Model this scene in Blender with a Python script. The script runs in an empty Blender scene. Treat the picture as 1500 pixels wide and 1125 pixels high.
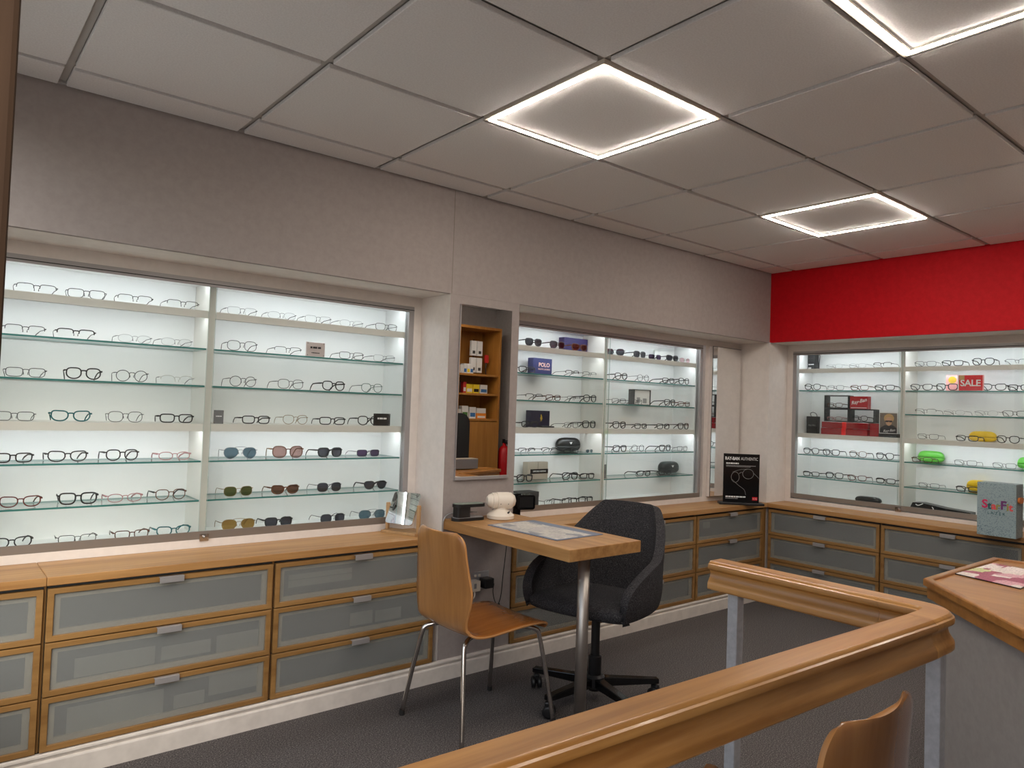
import bpy, bmesh, math, random
from mathutils import Vector, Matrix
random.seed(7)
PI = math.pi
SC = bpy.context.scene
COL = SC.collection

# ------------------------------------------------------------------ camera, world, exposure
cam_d = bpy.data.cameras.new('camera')
cam = bpy.data.objects.new('camera', cam_d)
COL.objects.link(cam)
cam_d.sensor_fit = 'HORIZONTAL'
cam_d.sensor_width = 36.0
cam_d.lens = 25.4476
cam_d.clip_start = 0.02
RT = (0.77134098, -0.63548912, 0.03444806)
DN = (0.04776675, 0.00383322, -0.99885116)
FW = (0.634627, 0.77210031, 0.03331197)
cam.matrix_world = Matrix(((RT[0], -DN[0], -FW[0], -0.331),
                           (RT[1], -DN[1], -FW[1], -2.8653),
                           (RT[2], -DN[2], -FW[2], 1.296),
                           (0, 0, 0, 1)))
SC.camera = cam

world = bpy.data.worlds.new('sky')
SC.world = world
world.use_nodes = True
wn = world.node_tree.nodes
wl = world.node_tree.links
wn.clear()
w_out = wn.new('ShaderNodeOutputWorld')
w_bg = wn.new('ShaderNodeBackground')
w_sky = wn.new('ShaderNodeTexSky')
w_sky.sky_type = 'NISHITA'
w_sky.sun_disc = False
w_sky.sun_elevation = math.radians(38)
w_sky.sun_rotation = math.radians(200)
w_sky.air_density = 1.0
w_sky.dust_density = 4.0
w_sky.ozone_density = 1.0
w_bg.inputs['Strength'].default_value = 0.165
w_hs = wn.new('ShaderNodeHueSaturation')
w_hs.inputs['Saturation'].default_value = 0.55
wl.new(w_sky.outputs[0], w_hs.inputs['Color'])
wl.new(w_hs.outputs[0], w_bg.inputs['Color'])
wl.new(w_bg.outputs[0], w_out.inputs['Surface'])

SC.view_settings.view_transform = 'Standard'
SC.view_settings.look = 'None'
SC.view_settings.gamma = 1.0
SC.view_settings.use_curve_mapping = False
SC.view_settings.exposure = 1.2
SC.cycles.use_denoising = True
SC.cycles.transparent_max_bounces = 40
SC.cycles.max_bounces = 10
SC.cycles.sample_clamp_indirect = 4.0

LED_CEIL = 45.0      # ceiling frames
LED_CASE = 10.5      # strips in the display cabinets

# ------------------------------------------------------------------ materials
def hexc(r, g, b):
    f = lambda c: (c / 255 / 12.92) if c / 255 <= 0.04045 else ((c / 255 + 0.055) / 1.055) ** 2.4
    return (f(r), f(g), f(b), 1)

def new_mat(name):
    m = bpy.data.materials.new(name)
    m.use_nodes = True
    nt = m.node_tree
    b = nt.nodes['Principled BSDF']
    return m, nt, b

def plain(name, col, rough=0.5, metal=0.0, spec=0.5, coat=0.0):
    m, nt, b = new_mat(name)
    b.inputs['Base Color'].default_value = col
    b.inputs['Roughness'].default_value = rough
    b.inputs['Metallic'].default_value = metal
    b.inputs['Specular IOR Level'].default_value = spec
    b.inputs['Coat Weight'].default_value = coat
    return m

def coords(nt, scale=(1, 1, 1), rot=(0, 0, 0), kind='Object'):
    tc = nt.nodes.new('ShaderNodeTexCoord')
    mp = nt.nodes.new('ShaderNodeMapping')
    mp.inputs['Scale'].default_value = scale
    mp.inputs['Rotation'].default_value = rot
    nt.links.new(tc.outputs[kind], mp.inputs['Vector'])
    return mp

def ramp(nt, stops):
    r = nt.nodes.new('ShaderNodeValToRGB')
    e = r.color_ramp.elements
    while len(e) < len(stops):
        e.new(0.5)
    for i, (p, c) in enumerate(stops):
        e[i].position = p
        e[i].color = c
    return r

def noise(nt, mp, scale, detail=3, rough=0.5):
    n = nt.nodes.new('ShaderNodeTexNoise')
    n.inputs['Scale'].default_value = scale
    n.inputs['Detail'].default_value = detail
    n.inputs['Roughness'].default_value = rough
    nt.links.new(mp.outputs[0], n.inputs['Vector'])
    return n

def bump(nt, b, src, strength, dist=0.002):
    bp = nt.nodes.new('ShaderNodeBump')
    bp.inputs['Strength'].default_value = strength
    bp.inputs['Distance'].default_value = dist
    nt.links.new(src, bp.inputs['Height'])
    nt.links.new(bp.outputs[0], b.inputs['Normal'])

def wood(name, dark, light, axis=0, rough=0.35, grain=1.0, coat=0.0):
    m, nt, b = new_mat(name)
    s = [34.0 * grain] * 3
    s[axis] = 1.6 * grain
    mp = coords(nt, tuple(s))
    n1 = noise(nt, mp, 1.0, 6, 0.6)
    s2 = [5.0 * grain] * 3
    s2[axis] = 0.45 * grain
    mp2 = coords(nt, tuple(s2))
    wv = nt.nodes.new('ShaderNodeTexNoise')
    wv.inputs['Scale'].default_value = 1.3
    wv.inputs['Detail'].default_value = 4
    wv.inputs['Distortion'].default_value = 1.2
    nt.links.new(mp2.outputs[0], wv.inputs['Vector'])
    mx = nt.nodes.new('ShaderNodeMix')
    mx.data_type = 'FLOAT'
    mx.inputs[0].default_value = 0.45
    nt.links.new(n1.outputs[0], mx.inputs[2])
    nt.links.new(wv.outputs[0], mx.inputs[3])
    mid = tuple((dark[i] + light[i]) / 2 for i in range(3)) + (1,)
    r = ramp(nt, [(0.36, dark), (0.5, mid), (0.64, light)])
    nt.links.new(mx.outputs[0], r.inputs[0])
    nt.links.new(r.outputs[0], b.inputs['Base Color'])
    b.inputs['Roughness'].default_value = rough
    b.inputs['Coat Weight'].default_value = coat
    b.inputs['Coat Roughness'].default_value = 0.15
    bump(nt, b, n1.outputs[0], 0.12, 0.001)
    return m

def speckle(name, c1, c2, scale, rough=0.9, bumpy=0.0, c3=None, detail=2, dist=0.002):
    m, nt, b = new_mat(name)
    mp = coords(nt)
    n = noise(nt, mp, scale, detail, 0.7)
    st = [(0.35, c1), (0.65, c2)] if c3 is None else [(0.33, c1), (0.55, c2), (0.72, c3)]
    r = ramp(nt, st)
    nt.links.new(n.outputs[0], r.inputs[0])
    nt.links.new(r.outputs[0], b.inputs['Base Color'])
    b.inputs['Roughness'].default_value = rough
    b.inputs['Specular IOR Level'].default_value = 0.2
    if bumpy:
        bump(nt, b, n.outputs[0], bumpy, dist)
    return m

def thin_glass(name, tint, gloss=0.06, rough=0.0, film=0.0, film_col=(0.8, 0.8, 0.8, 1)):
    """A thin clear sheet: transparent with a Fresnel-weighted mirror and an optional diffuse film (frosting, tint)."""
    m = bpy.data.materials.new(name)
    m.use_nodes = True
    nt = m.node_tree
    nt.nodes.clear()
    out = nt.nodes.new('ShaderNodeOutputMaterial')
    tr = nt.nodes.new('ShaderNodeBsdfTransparent')
    tr.inputs[0].default_value = tint
    gl = nt.nodes.new('ShaderNodeBsdfGlossy')
    gl.inputs['Roughness'].default_value = rough
    base = tr
    if film > 0:
        df = nt.nodes.new('ShaderNodeBsdfDiffuse')
        df.inputs[0].default_value = film_col
        mf = nt.nodes.new('ShaderNodeMixShader')
        mf.inputs[0].default_value = film
        nt.links.new(tr.outputs[0], mf.inputs[1])
        nt.links.new(df.outputs[0], mf.inputs[2])
        base = mf
    lw = nt.nodes.new('ShaderNodeLayerWeight')
    lw.inputs['Blend'].default_value = 0.5
    pw = nt.nodes.new('ShaderNodeMath')
    pw.operation = 'POWER'
    pw.inputs[1].default_value = 5.0
    nt.links.new(lw.outputs['Facing'], pw.inputs[0])
    ma = nt.nodes.new('ShaderNodeMath')
    ma.operation = 'MULTIPLY_ADD'
    ma.inputs[1].default_value = 0.96
    ma.inputs[2].default_value = 0.04
    nt.links.new(pw.outputs[0], ma.inputs[0])
    ml = nt.nodes.new('ShaderNodeMath')
    ml.operation = 'MULTIPLY'
    ml.inputs[1].default_value = gloss
    nt.links.new(ma.outputs[0], ml.inputs[0])
    mx = nt.nodes.new('ShaderNodeMixShader')
    nt.links.new(ml.outputs[0], mx.inputs[0])
    nt.links.new(base.outputs[0], mx.inputs[1])
    nt.links.new(gl.outputs[0], mx.inputs[2])
    nt.links.new(mx.outputs[0], out.inputs['Surface'])
    return m

def emit(name, col, strength):
    m = bpy.data.materials.new(name)
    m.use_nodes = True
    nt = m.node_tree
    nt.nodes.clear()
    out = nt.nodes.new('ShaderNodeOutputMaterial')
    e = nt.nodes.new('ShaderNodeEmission')
    e.inputs[0].default_value = col
    e.inputs[1].default_value = strength
    nt.links.new(e.outputs[0], out.inputs['Surface'])
    return m

M = {}
OAK_D, OAK_L = hexc(152, 106, 58), hexc(196, 150, 96)
for ax, nm in enumerate('xyz'):
    M['oak_' + nm] = wood('oak_' + nm, OAK_D, OAK_L, ax, 0.38)
    M['rail_' + nm] = wood('rail_oak_' + nm, hexc(148, 96, 38), hexc(204, 150, 82), ax, 0.30, 1.0, 0.35)
    M['drawer_' + nm] = wood('drawer_oak_' + nm, hexc(126, 90, 46), hexc(162, 122, 72), ax, 0.42)
    M['desk_' + nm] = wood('desk_oak_' + nm, hexc(146, 92, 36), hexc(188, 130, 64), ax, 0.32, 0.9, 0.3)
M['ply'] = wood('beech_ply', hexc(152, 100, 52), hexc(180, 128, 74), 2, 0.28, 0.9, 0.3)
M['ply_seat'] = wood('beech_ply_seat', hexc(146, 86, 34), hexc(170, 110, 52), 0, 0.25, 0.9, 0.4)
M['ply_brown'] = wood('brown_ply', hexc(138, 88, 46), hexc(164, 112, 62), 2, 0.25, 0.8, 0.4)
M['ply_edge'] = plain('ply_edge', hexc(196, 140, 84), 0.4)
M['dark_wood'] = wood('dark_post_wood', hexc(52, 39, 30), hexc(82, 64, 50), 2, 0.8)
M['dark_wood'].node_tree.nodes['Principled BSDF'].inputs['Specular IOR Level'].default_value = 0.08
M['book_wood'] = wood('bookcase_oak', hexc(150, 98, 36), hexc(176, 122, 54), 2, 0.45)
M['pale_wood'] = wood('bamboo', hexc(168, 130, 88), hexc(198, 160, 114), 2, 0.5)
M['carpet'] = speckle('carpet', hexc(58, 55, 55), hexc(96, 91, 90), 190, 0.98, 0.6, hexc(146, 140, 137), 2, 0.004)
M['tile'] = speckle('mineral_tile', hexc(226, 223, 222), hexc(238, 236, 235), 180, 0.95, 0.35, None, 4, 0.002)
M['grid'] = plain('grid_paint', hexc(186, 181, 176), 0.6)
M['joint'] = plain('plaster_joint', hexc(132, 123, 116), 0.8)
M['taupe'] = speckle('taupe_paint', hexc(156, 147, 144), hexc(162, 153, 150), 30, 0.85, 0.03)
M['grey_paint'] = speckle('grey_paint', hexc(152, 146, 143), hexc(158, 152, 149), 30, 0.8, 0.03)
M['red'] = speckle('red_paint', hexc(186, 8, 22), hexc(196, 12, 26), 30, 0.6, 0.03)
M['white'] = speckle('white_paint', hexc(226, 218, 212), hexc(232, 224, 218), 20, 0.55, 0.02)
M['skirting'] = speckle('skirting_paint', hexc(212, 204, 196), hexc(224, 216, 208), 14, 0.4, 0.02)
M['cream'] = plain('cream_laminate', hexc(220, 217, 210), 0.5)
M['case_white'] = plain('case_white', hexc(232, 233, 232), 0.6)
M['alu'] = plain('aluminium', hexc(172, 168, 168), 0.4, 0.45)
M['alu_dark'] = plain('anodised', hexc(150, 142, 136), 0.45, 0.6)
M['steel'] = plain('brushed_steel', hexc(186, 180, 174), 0.42, 1.0)
M['chrome'] = plain('chrome', hexc(205, 200, 196), 0.12, 1.0)
M['post'] = speckle('galvanised_post', hexc(172, 173, 176), hexc(186, 187, 190), 60, 0.5)
M['black'] = plain('black_plastic', hexc(22, 22, 24), 0.4)
M['black_gloss'] = plain('black_gloss', hexc(14, 14, 16), 0.12)
M['rubber'] = plain('rubber', hexc(26, 25, 25), 0.8)
M['groove_dark'] = plain('groove_shade', hexc(52, 50, 50), 0.8)
M['fabric'] = speckle('charcoal_fabric', hexc(30, 30, 33), hexc(58, 57, 60), 230, 0.95, 0.5, hexc(88, 86, 88), 2, 0.003)
M['leather'] = plain('black_leather', hexc(24, 23, 24), 0.4)
M['door_glass'] = thin_glass('cabinet_glass', (0.975, 0.985, 0.98, 1), 0.75)
M['shelf_glass'] = thin_glass('shelf_glass', (0.955, 0.975, 0.972, 1), 0.8)
M['glass_edge'] = plain('glass_edge', hexc(64, 128, 122), 0.25)
M['door_edge'] = plain('door_glass_edge', hexc(150, 170, 160), 0.3)
M['frost'] = thin_glass('frosted_glass', (0.84, 0.85, 0.84, 1), 0.55, 0.16, 0.34, hexc(168, 170, 168))
M['window_glass'] = thin_glass('window_glass', (0.94, 0.96, 0.96, 1), 0.8)
M['drawer_in'] = plain('drawer_inside', hexc(74, 76, 78), 0.8)
M['drawer_rim'] = plain('drawer_rim', hexc(232, 214, 184), 0.6)
M['paper'] = plain('paper', hexc(178, 176, 166), 0.8)
M['mirror'] = plain('mirror_silver', (0.90, 0.90, 0.90, 1), 0.0, 1.0)
M['led_warm'] = emit('led_warm', (1.0, 0.90, 0.79, 1), LED_CEIL)
M['led_cool'] = emit('led_cool', (0.88, 0.945, 1.0, 1), LED_CASE)
M['plastic_white'] = plain('white_plastic', hexc(232, 222, 208), 0.35)
M['socket'] = plain('socket_steel', hexc(190, 190, 194), 0.35, 0.7)
M['navy'] = plain('navy_card', hexc(34, 40, 92), 0.55)
M['navy_dark'] = plain('dark_navy_card', hexc(26, 24, 54), 0.55)
M['gold'] = plain('gold_print', hexc(214, 180, 60), 0.4)
M['rose'] = plain('rose_print', hexc(232, 190, 176), 0.5)
M['print_white'] = plain('white_print', hexc(236, 236, 236), 0.6)
M['print_grey'] = plain('grey_print', hexc(150, 150, 150), 0.6)
M['box_grey'] = plain('grey_card', hexc(172, 162, 148), 0.6)
M['box_dark'] = plain('dark_grey_card', hexc(62, 60, 60), 0.6)
M['sign_pink'] = plain('pinkish_acrylic', hexc(206, 192, 190), 0.25)
M['sign_grey'] = plain('grey_acrylic', hexc(120, 120, 122), 0.25)
M['sign_black'] = plain('black_acrylic', hexc(40, 38, 38), 0.2)
M['red_card'] = plain('red_card', hexc(176, 16, 30), 0.35)
M['red_lac'] = plain('red_lacquer', hexc(150, 12, 26), 0.15, 0, 0.5, 0.6)
M['red_bright'] = plain('bright_red', hexc(240, 20, 24), 0.4)
M['sale'] = plain('sale_red', hexc(222, 34, 46), 0.5)
M['sale_pink'] = plain('sale_pink', hexc(244, 176, 176), 0.5)
M['yellow'] = plain('yellow_case', hexc(232, 190, 30), 0.35)
M['green'] = plain('green_case', hexc(96, 190, 64), 0.35)
M['case_black'] = plain('black_case', hexc(30, 31, 32), 0.3)
M['skin'] = plain('print_skin', hexc(206, 160, 128), 0.7)
M['hair'] = plain('print_hair', hexc(196, 160, 110), 0.7)
M['print_dark'] = plain('print_dark', hexc(44, 42, 46), 0.7)
M['print_back'] = plain('print_back', hexc(120, 108, 98), 0.7)
M['extinguisher'] = plain('extinguisher_red', hexc(170, 20, 24), 0.25)
M['blue_box'] = plain('blue_pack', hexc(50, 110, 170), 0.5)
M['orange_box'] = plain('orange_pack', hexc(236, 140, 40), 0.5)
M['yellow_box'] = plain('yellow_pack', hexc(236, 206, 40), 0.5)
M['white_box'] = plain('white_pack', hexc(226, 226, 222), 0.5)
M['red_box'] = plain('red_pack', hexc(196, 44, 40), 0.5)
M['green_print'] = plain('green_print', hexc(80, 130, 60), 0.5)
M['green_sheen'] = plain('painted_green_sheen', hexc(126, 140, 128), 0.25)
M['pavement'] = speckle('pavement', hexc(150, 146, 140), hexc(176, 172, 166), 6, 0.9)
M['magenta'] = plain('magenta_letter', hexc(206, 36, 92), 0.5)
M['purple'] = plain('purple_letter', hexc(110, 50, 110), 0.5)
M['coral'] = plain('coral_letter', hexc(226, 84, 84), 0.5)
M['olive'] = plain('olive_letter', hexc(150, 140, 70), 0.5)
M['teal_letter'] = plain('teal_letter', hexc(40, 96, 100), 0.5)
M['orange'] = plain('orange_handle', hexc(224, 130, 60), 0.45)

def glitter_mat():
    m, nt, b = new_mat('blue_grey_glitter')
    mp = coords(nt)
    v = nt.nodes.new('ShaderNodeTexVoronoi')
    v.inputs['Scale'].default_value = 150
    nt.links.new(mp.outputs[0], v.inputs['Vector'])
    n = noise(nt, mp, 9, 2)
    mx = nt.nodes.new('ShaderNodeMix')
    mx.data_type = 'FLOAT'
    mx.inputs[0].default_value = 0.4
    nt.links.new(v.outputs['Distance'], mx.inputs[2])
    nt.links.new(n.outputs[0], mx.inputs[3])
    r = ramp(nt, [(0.26, hexc(72, 90, 104)), (0.36, hexc(128, 148, 156)), (0.5, hexc(148, 166, 170))])
    nt.links.new(mx.outputs[0], r.inputs[0])
    nt.links.new(r.outputs[0], b.inputs['Base Color'])
    b.inputs['Roughness'].default_value = 0.5
    return m
M['glitter'] = glitter_mat()

def print_mat(name, stops, sx, sy, seed):
    """A printed sheet: blocks of colour crossed by rows of fine type."""
    m, nt, b = new_mat(name)
    mp = coords(nt, (sx, sy, 0))
    mp.inputs['Location'].default_value = (seed, seed * 0.37, 0)
    n = nt.nodes.new('ShaderNodeTexVoronoi')
    n.distance = 'CHEBYCHEV'
    n.inputs['Scale'].default_value = 1.0
    nt.links.new(mp.outputs[0], n.inputs['Vector'])
    sep = nt.nodes.new('ShaderNodeSeparateColor')
    nt.links.new(n.outputs['Color'], sep.inputs[0])
    r = ramp(nt, stops)
    r.color_ramp.interpolation = 'CONSTANT'
    nt.links.new(sep.outputs[0], r.inputs[0])
    mp2 = coords(nt, (60, 160, 0))
    n2 = noise(nt, mp2, 1.0, 2)
    r2 = ramp(nt, [(0.5, (1, 1, 1, 1)), (0.62, (0.72, 0.72, 0.74, 1))])
    nt.links.new(n2.outputs[0], r2.inputs[0])
    mx = nt.nodes.new('ShaderNodeMix')
    mx.data_type = 'RGBA'
    mx.blend_type = 'MULTIPLY'
    mx.inputs[0].default_value = 1.0
    nt.links.new(r.outputs[0], mx.inputs[6])
    nt.links.new(r2.outputs[0], mx.inputs[7])
    nt.links.new(mx.outputs[2], b.inputs['Base Color'])
    b.inputs['Roughness'].default_value = 0.45
    return m
M['mat_print'] = print_mat('mat_print', [(0.0, hexc(206, 200, 190)), (0.3, hexc(190, 184, 178)), (0.5, hexc(216, 208, 198)),
                                          (0.68, hexc(140, 140, 146)), (0.85, hexc(196, 188, 184))], 22, 14, 2.3)
M['mat_border'] = plain('mat_border', hexc(112, 120, 140), 0.5)
M['leaf_print'] = print_mat('leaflet_print', [(0.0, hexc(240, 226, 222)), (0.3, hexc(222, 170, 180)), (0.5, hexc(170, 84, 108)),
                                               (0.66, hexc(236, 224, 216)), (0.86, hexc(206, 210, 150))], 9, 14, 5.1)

# ------------------------------------------------------------------ geometry helpers
class MB:
    def __init__(s):
        s.v, s.f, s.mi = [], [], []
    def add(s, vs, fs, mi=0):
        o = len(s.v)
        s.v += [tuple(p) for p in vs]
        for f in fs:
            s.f.append(tuple(i + o for i in f))
            s.mi.append(mi)
        return s
    def box(s, x0, x1, y0, y1, z0, z1, mi=0, mis=None):
        # faces: bottom, top, -y, +x, +y, -x
        vs = [(x0, y0, z0), (x1, y0, z0), (x1, y1, z0), (x0, y1, z0), (x0, y0, z1), (x1, y0, z1), (x1, y1, z1), (x0, y1, z1)]
        fs = [(0, 3, 2, 1), (4, 5, 6, 7), (0, 1, 5, 4), (1, 2, 6, 5), (2, 3, 7, 6), (3, 0, 4, 7)]
        o = len(s.v)
        s.v += vs
        for k, f in enumerate(fs):
            s.f.append(tuple(i + o for i in f))
            s.mi.append(mi if mis is None else mis[k])
        return s
    def prism(s, poly, a0, a1, plane='xy', mi=0, cap=None):
        """poly of 2-D points extruded; plane says which axes the points use (xy up z, xz along y, yz along x)."""
        def P(p, a):
            return {'xy': (p[0], p[1], a), 'xz': (p[0], a, p[1]), 'yz': (a, p[0], p[1])}[plane]
        n = len(poly)
        vs = [P(p, a0) for p in poly] + [P(p, a1) for p in poly]
        s.add(vs, [tuple((i, (i + 1) % n, n + (i + 1) % n, n + i)) for i in range(n)], mi)
        s.add(vs, [tuple(range(n - 1, -1, -1)), tuple(range(n, 2 * n))], mi if cap is None else cap)
        return s
    def ring(s, outer, inner, y0, y1, mi=0):
        """rectangular frame in the xz plane: outer/inner = (x0, x1, z0, z1)."""
        def R(r, y):
            return [(r[0], y, r[2]), (r[1], y, r[2]), (r[1], y, r[3]), (r[0], y, r[3])]
        vs = R(outer, y0) + R(inner, y0) + R(outer, y1) + R(inner, y1)
        fs = []
        for i in range(4):
            j = (i + 1) % 4
            fs += [(i, j, 4 + j, 4 + i), (8 + j, 8 + i, 12 + i, 12 + j), (j, i, 8 + i, 8 + j), (4 + i, 4 + j, 12 + j, 12 + i)]
        return s.add(vs, fs, mi)
    def tube(s, pts, r, n=8, mi=0, closed=False, flat=1.0):
        pts = [Vector(p) for p in pts]
        m = len(pts)
        rr = r if isinstance(r, (list, tuple)) else [r] * m
        vs, up = [], None
        for i, p in enumerate(pts):
            a = pts[(i - 1) % m] if (closed or i > 0) else p
            b = pts[(i + 1) % m] if (closed or i < m - 1) else p
            t = (b - a).normalized()
            if up is None:
                up = Vector((0, 0, 1)) if abs(t.z) < 0.9 else Vector((0, 1, 0))
            u = (up - t * up.dot(t))
            if u.length < 1e-5:
                u = Vector((1, 0, 0)) - t * t.x
            u.normalize()
            up = u
            w = t.cross(u)
            for k in range(n):
                a_ = 2 * PI * k / n + PI / n
                vs.append(p + u * (math.cos(a_) * rr[i]) + w * (math.sin(a_) * rr[i] * flat))
        fs = []
        for i in range(m if closed else m - 1):
            j = (i + 1) % m
            for k in range(n):
                l = (k + 1) % n
                fs.append((i * n + k, i * n + l, j * n + l, j * n + k))
        if not closed:
            fs += [tuple(range(n - 1, -1, -1)), tuple((m - 1) * n + k for k in range(n))]
        return s.add(vs, fs, mi)
    def lathe(s, prof, c=(0, 0, 0), axis='z', n=24, mi=0):
        """prof: (radius, height) list."""
        vs = []
        for r, h in prof:
            for k in range(n):
                a = 2 * PI * k / n
                x, y = r * math.cos(a), r * math.sin(a)
                p = {'z': (x, y, h), 'x': (h, x, y), 'y': (y, h, x)}[axis]
                vs.append((c[0] + p[0], c[1] + p[1], c[2] + p[2]))
        m = len(prof)
        fs = []
        for i in range(m - 1):
            for k in range(n):
                l = (k + 1) % n
                fs.append((i * n + k, i * n + l, (i + 1) * n + l, (i + 1) * n + k))
        fs += [tuple(range(n - 1, -1, -1)), tuple((m - 1) * n + k for k in range(n))]
        return s.add(vs, fs, mi)
    def mesh(s, name, mats, smooth=False):
        me = bpy.data.meshes.new(name)
        me.from_pydata(s.v, [], s.f)
        for m in mats:
            me.materials.append(m)
        me.polygons.foreach_set('material_index', s.mi)
        if smooth:
            me.polygons.foreach_set('use_smooth', [True] * len(me.polygons))
        bm = bmesh.new()
        bm.from_mesh(me)
        bmesh.ops.recalc_face_normals(bm, faces=bm.faces)
        bm.to_mesh(me)
        bm.free()
        me.update()
        return me
    def build(s, name, mats, parent=None, smooth=False, bevel=0, seg=2, loc=None, rot=None, angle=35):
        mats = mats if isinstance(mats, (list, tuple)) else [mats]
        o = bpy.data.objects.new(name, s.mesh(name, mats, smooth))
        COL.objects.link(o)
        o.parent = parent
        if loc:
            o.location = loc
        if rot:
            o.rotation_euler = rot
        if bevel:
            md = o.modifiers.new('bevel', 'BEVEL')
            md.width = bevel
            md.segments = seg
            md.limit_method = 'ANGLE'
            md.angle_limit = math.radians(angle)
        return o

def thing(name, label, cat, loc=(0, 0, 0), rz=0, group=None):
    o = bpy.data.objects.new(name, None)
    COL.objects.link(o)
    o.location = loc
    o.rotation_euler = (0, 0, rz)
    o['label'] = label
    o['category'] = cat
    if group:
        o['group'] = group
    return o

def tag(o, label, cat, group=None):
    o['label'] = label
    o['category'] = cat
    if group:
        o['group'] = group
    return o

def struct(o, label=None):
    o['kind'] = 'structure'
    if label:
        o['label'] = label
    return o

def bx(x0, x1, y0, y1, z0, z1):
    return MB().box(x0, x1, y0, y1, z0, z1)

def text(body, size, loc, mat, parent, rot=(PI / 2, 0, 0), align='CENTER', shear=0, bold=0.0, name='lettering', ex=0.0003, spacing=1.0, xs=1.0):
    c = bpy.data.curves.new(name, 'FONT')
    c.body = body
    c.size = size
    c.align_x = align
    c.align_y = 'CENTER'
    c.extrude = ex
    c.resolution_u = 3
    c.shear = shear
    c.offset = bold
    c.space_character = spacing
    c.materials.append(mat)
    tmp = bpy.data.objects.new(name, c)
    COL.objects.link(tmp)
    me = bpy.data.meshes.new_from_object(tmp)
    bpy.data.objects.remove(tmp)
    bpy.data.curves.remove(c)
    o = bpy.data.objects.new(name, me)
    COL.objects.link(o)
    o.parent = parent
    o.location = loc
    o.rotation_euler = rot
    o.scale = (xs, 1, 1)
    return o

def fine_print(x0, x1, zc, h, mat, parent, seed=1, y=-.0006):
    """a line of print too small to read: a row of short dashes of word length"""
    rr = random.Random(seed)
    m = MB()
    x = x0
    while x < x1 - h * .5:
        w = min(h * rr.uniform(.8, 2.6), x1 - x)
        m.box(x, x + w, y - .0002, y + .0004, zc - h / 2, zc + h / 2)
        x += w + h * .35
    o = m.build('fine_print', mat, parent)
    o['kind'] = 'stuff'
    return o

def rrect(x0, x1, y0, y1, r, n=5):
    pts = []
    for cx, cy, a0 in ((x1 - r, y1 - r, 0), (x0 + r, y1 - r, PI / 2), (x0 + r, y0 + r, PI), (x1 - r, y0 + r, 1.5 * PI)):
        for k in range(n + 1):
            a = a0 + PI / 2 * k / n
            pts.append((cx + r * math.cos(a), cy + r * math.sin(a)))
    return pts

def bez(p, n=12):
    """Catmull-Rom through points."""
    P = [Vector(q) for q in p]
    P = [P[0] * 2 - P[1]] + P + [P[-1] * 2 - P[-2]]
    out = []
    for i in range(1, len(P) - 2):
        for k in range(n):
            t = k / n
            a, b, c, d = P[i - 1], P[i], P[i + 1], P[i + 2]
            out.append(0.5 * ((2 * b) + (c - a) * t + (2 * a - 5 * b + 4 * c - d) * t * t + (3 * b - a - 3 * c + d) * t ** 3))
    out.append(P[-2])
    return out

# ------------------------------------------------------------------ room shell
H = 2.335                 # ceiling tile face
XC, YB, XF = 4.43, -3.25, -0.30
WX0 = -0.42
fl = bx(WX0, XC + 0.3, YB - 0.1, 0.3, -0.06, 0.0).build('floor', M['carpet'])
struct(fl)
gr = bx(-9, WX0, -9, 6, -0.25, -0.12).build('ground', M['pavement'])
struct(gr)

# wall_left: the taupe fascia, the pillar between the recesses, the back of the recesses
wl_ = struct(bx(WX0, XC, 0.0, 0.02, 1.835, 2.40).build('wall_left', M['taupe']))
MB().box(1.624, 2.058, 0.0, 0.60, -0.02, 1.8345, mis=[1, 1, 0, 1, 1, 1]).build('pillar', [M['taupe'], M['white']], wl_)
bx(WX0, XC + 0.3, 0.60, 0.64, 0.0, 2.40).build('rear_wall', M['white'], wl_)
bx(1.629, 1.632, -0.0006, 0.0, 1.835, 2.335).build('plaster_joint', M['joint'], wl_)
# wall_back: the red fascia and the corner pier
wb = struct(bx(XC, XC + 0.02, -1.95, 0.0, 1.835, 2.40).build('wall_back', M['red']))
bx(XC, XC + 0.45, 0.0, 0.60, 0.0, 1.8345).build('corner_pier', M['white'], wb)
bx(XC + 0.60, XC + 0.64, -1.95, 0.0, 0.0, 2.40).build('rear_wall', M['white'], wb)
bx(XC, XC + 0.64, YB, -1.95, 0.0, 2.40).build('plain_wall', M['grey_paint'], wb)
wr = struct(bx(WX0, XC + 0.3, YB - 0.08, YB, 0.0, 2.40).build('wall_right', M['grey_paint']))
# soffits of the recesses
struct(bx(WX0, XC, 0.02, 0.25, 1.8345, 1.855).build('trim_1', M['white']))
struct(bx(XC + 0.02, XC + 0.25, -1.95, 0.0, 1.8345, 1.855).build('trim_2', M['white']))
# boards round the display openings (plane y = 0.25)
def trim_board(n, rects, rot=0, loc=(0, 0, 0)):
    m = MB()
    for r in rects:
        m.box(r[0], r[1], 0.25, 0.275, r[2], r[3])
    o = m.build('trim_%d' % n, M['white'])
    o.rotation_euler = (0, 0, rot)
    o.location = loc
    return struct(o)
ZT, ZB = 1.786, 0.713
trim_board(3, [(WX0, 1.624, ZT, 1.8345), (1.58, 1.624, ZB, ZT), (WX0, 1.624, 0.655, ZB)])
trim_board(4, [(2.0585, XC, ZT + .005, 1.8345), (2.0585, 2.09, ZB, ZT + .005), (4.012, 4.060, ZB, ZT + .005), (4.412, XC, ZB, ZT + .005), (2.0585, XC, 0.655, ZB)])
trim_board(5, [(0.0, 1.95, ZT, 1.8345), (0.0, 0.044, ZB - .008, ZT), (0.0, 1.95, 0.645, ZB - .008)], -PI / 2, (XC, 0, 0))
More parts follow.
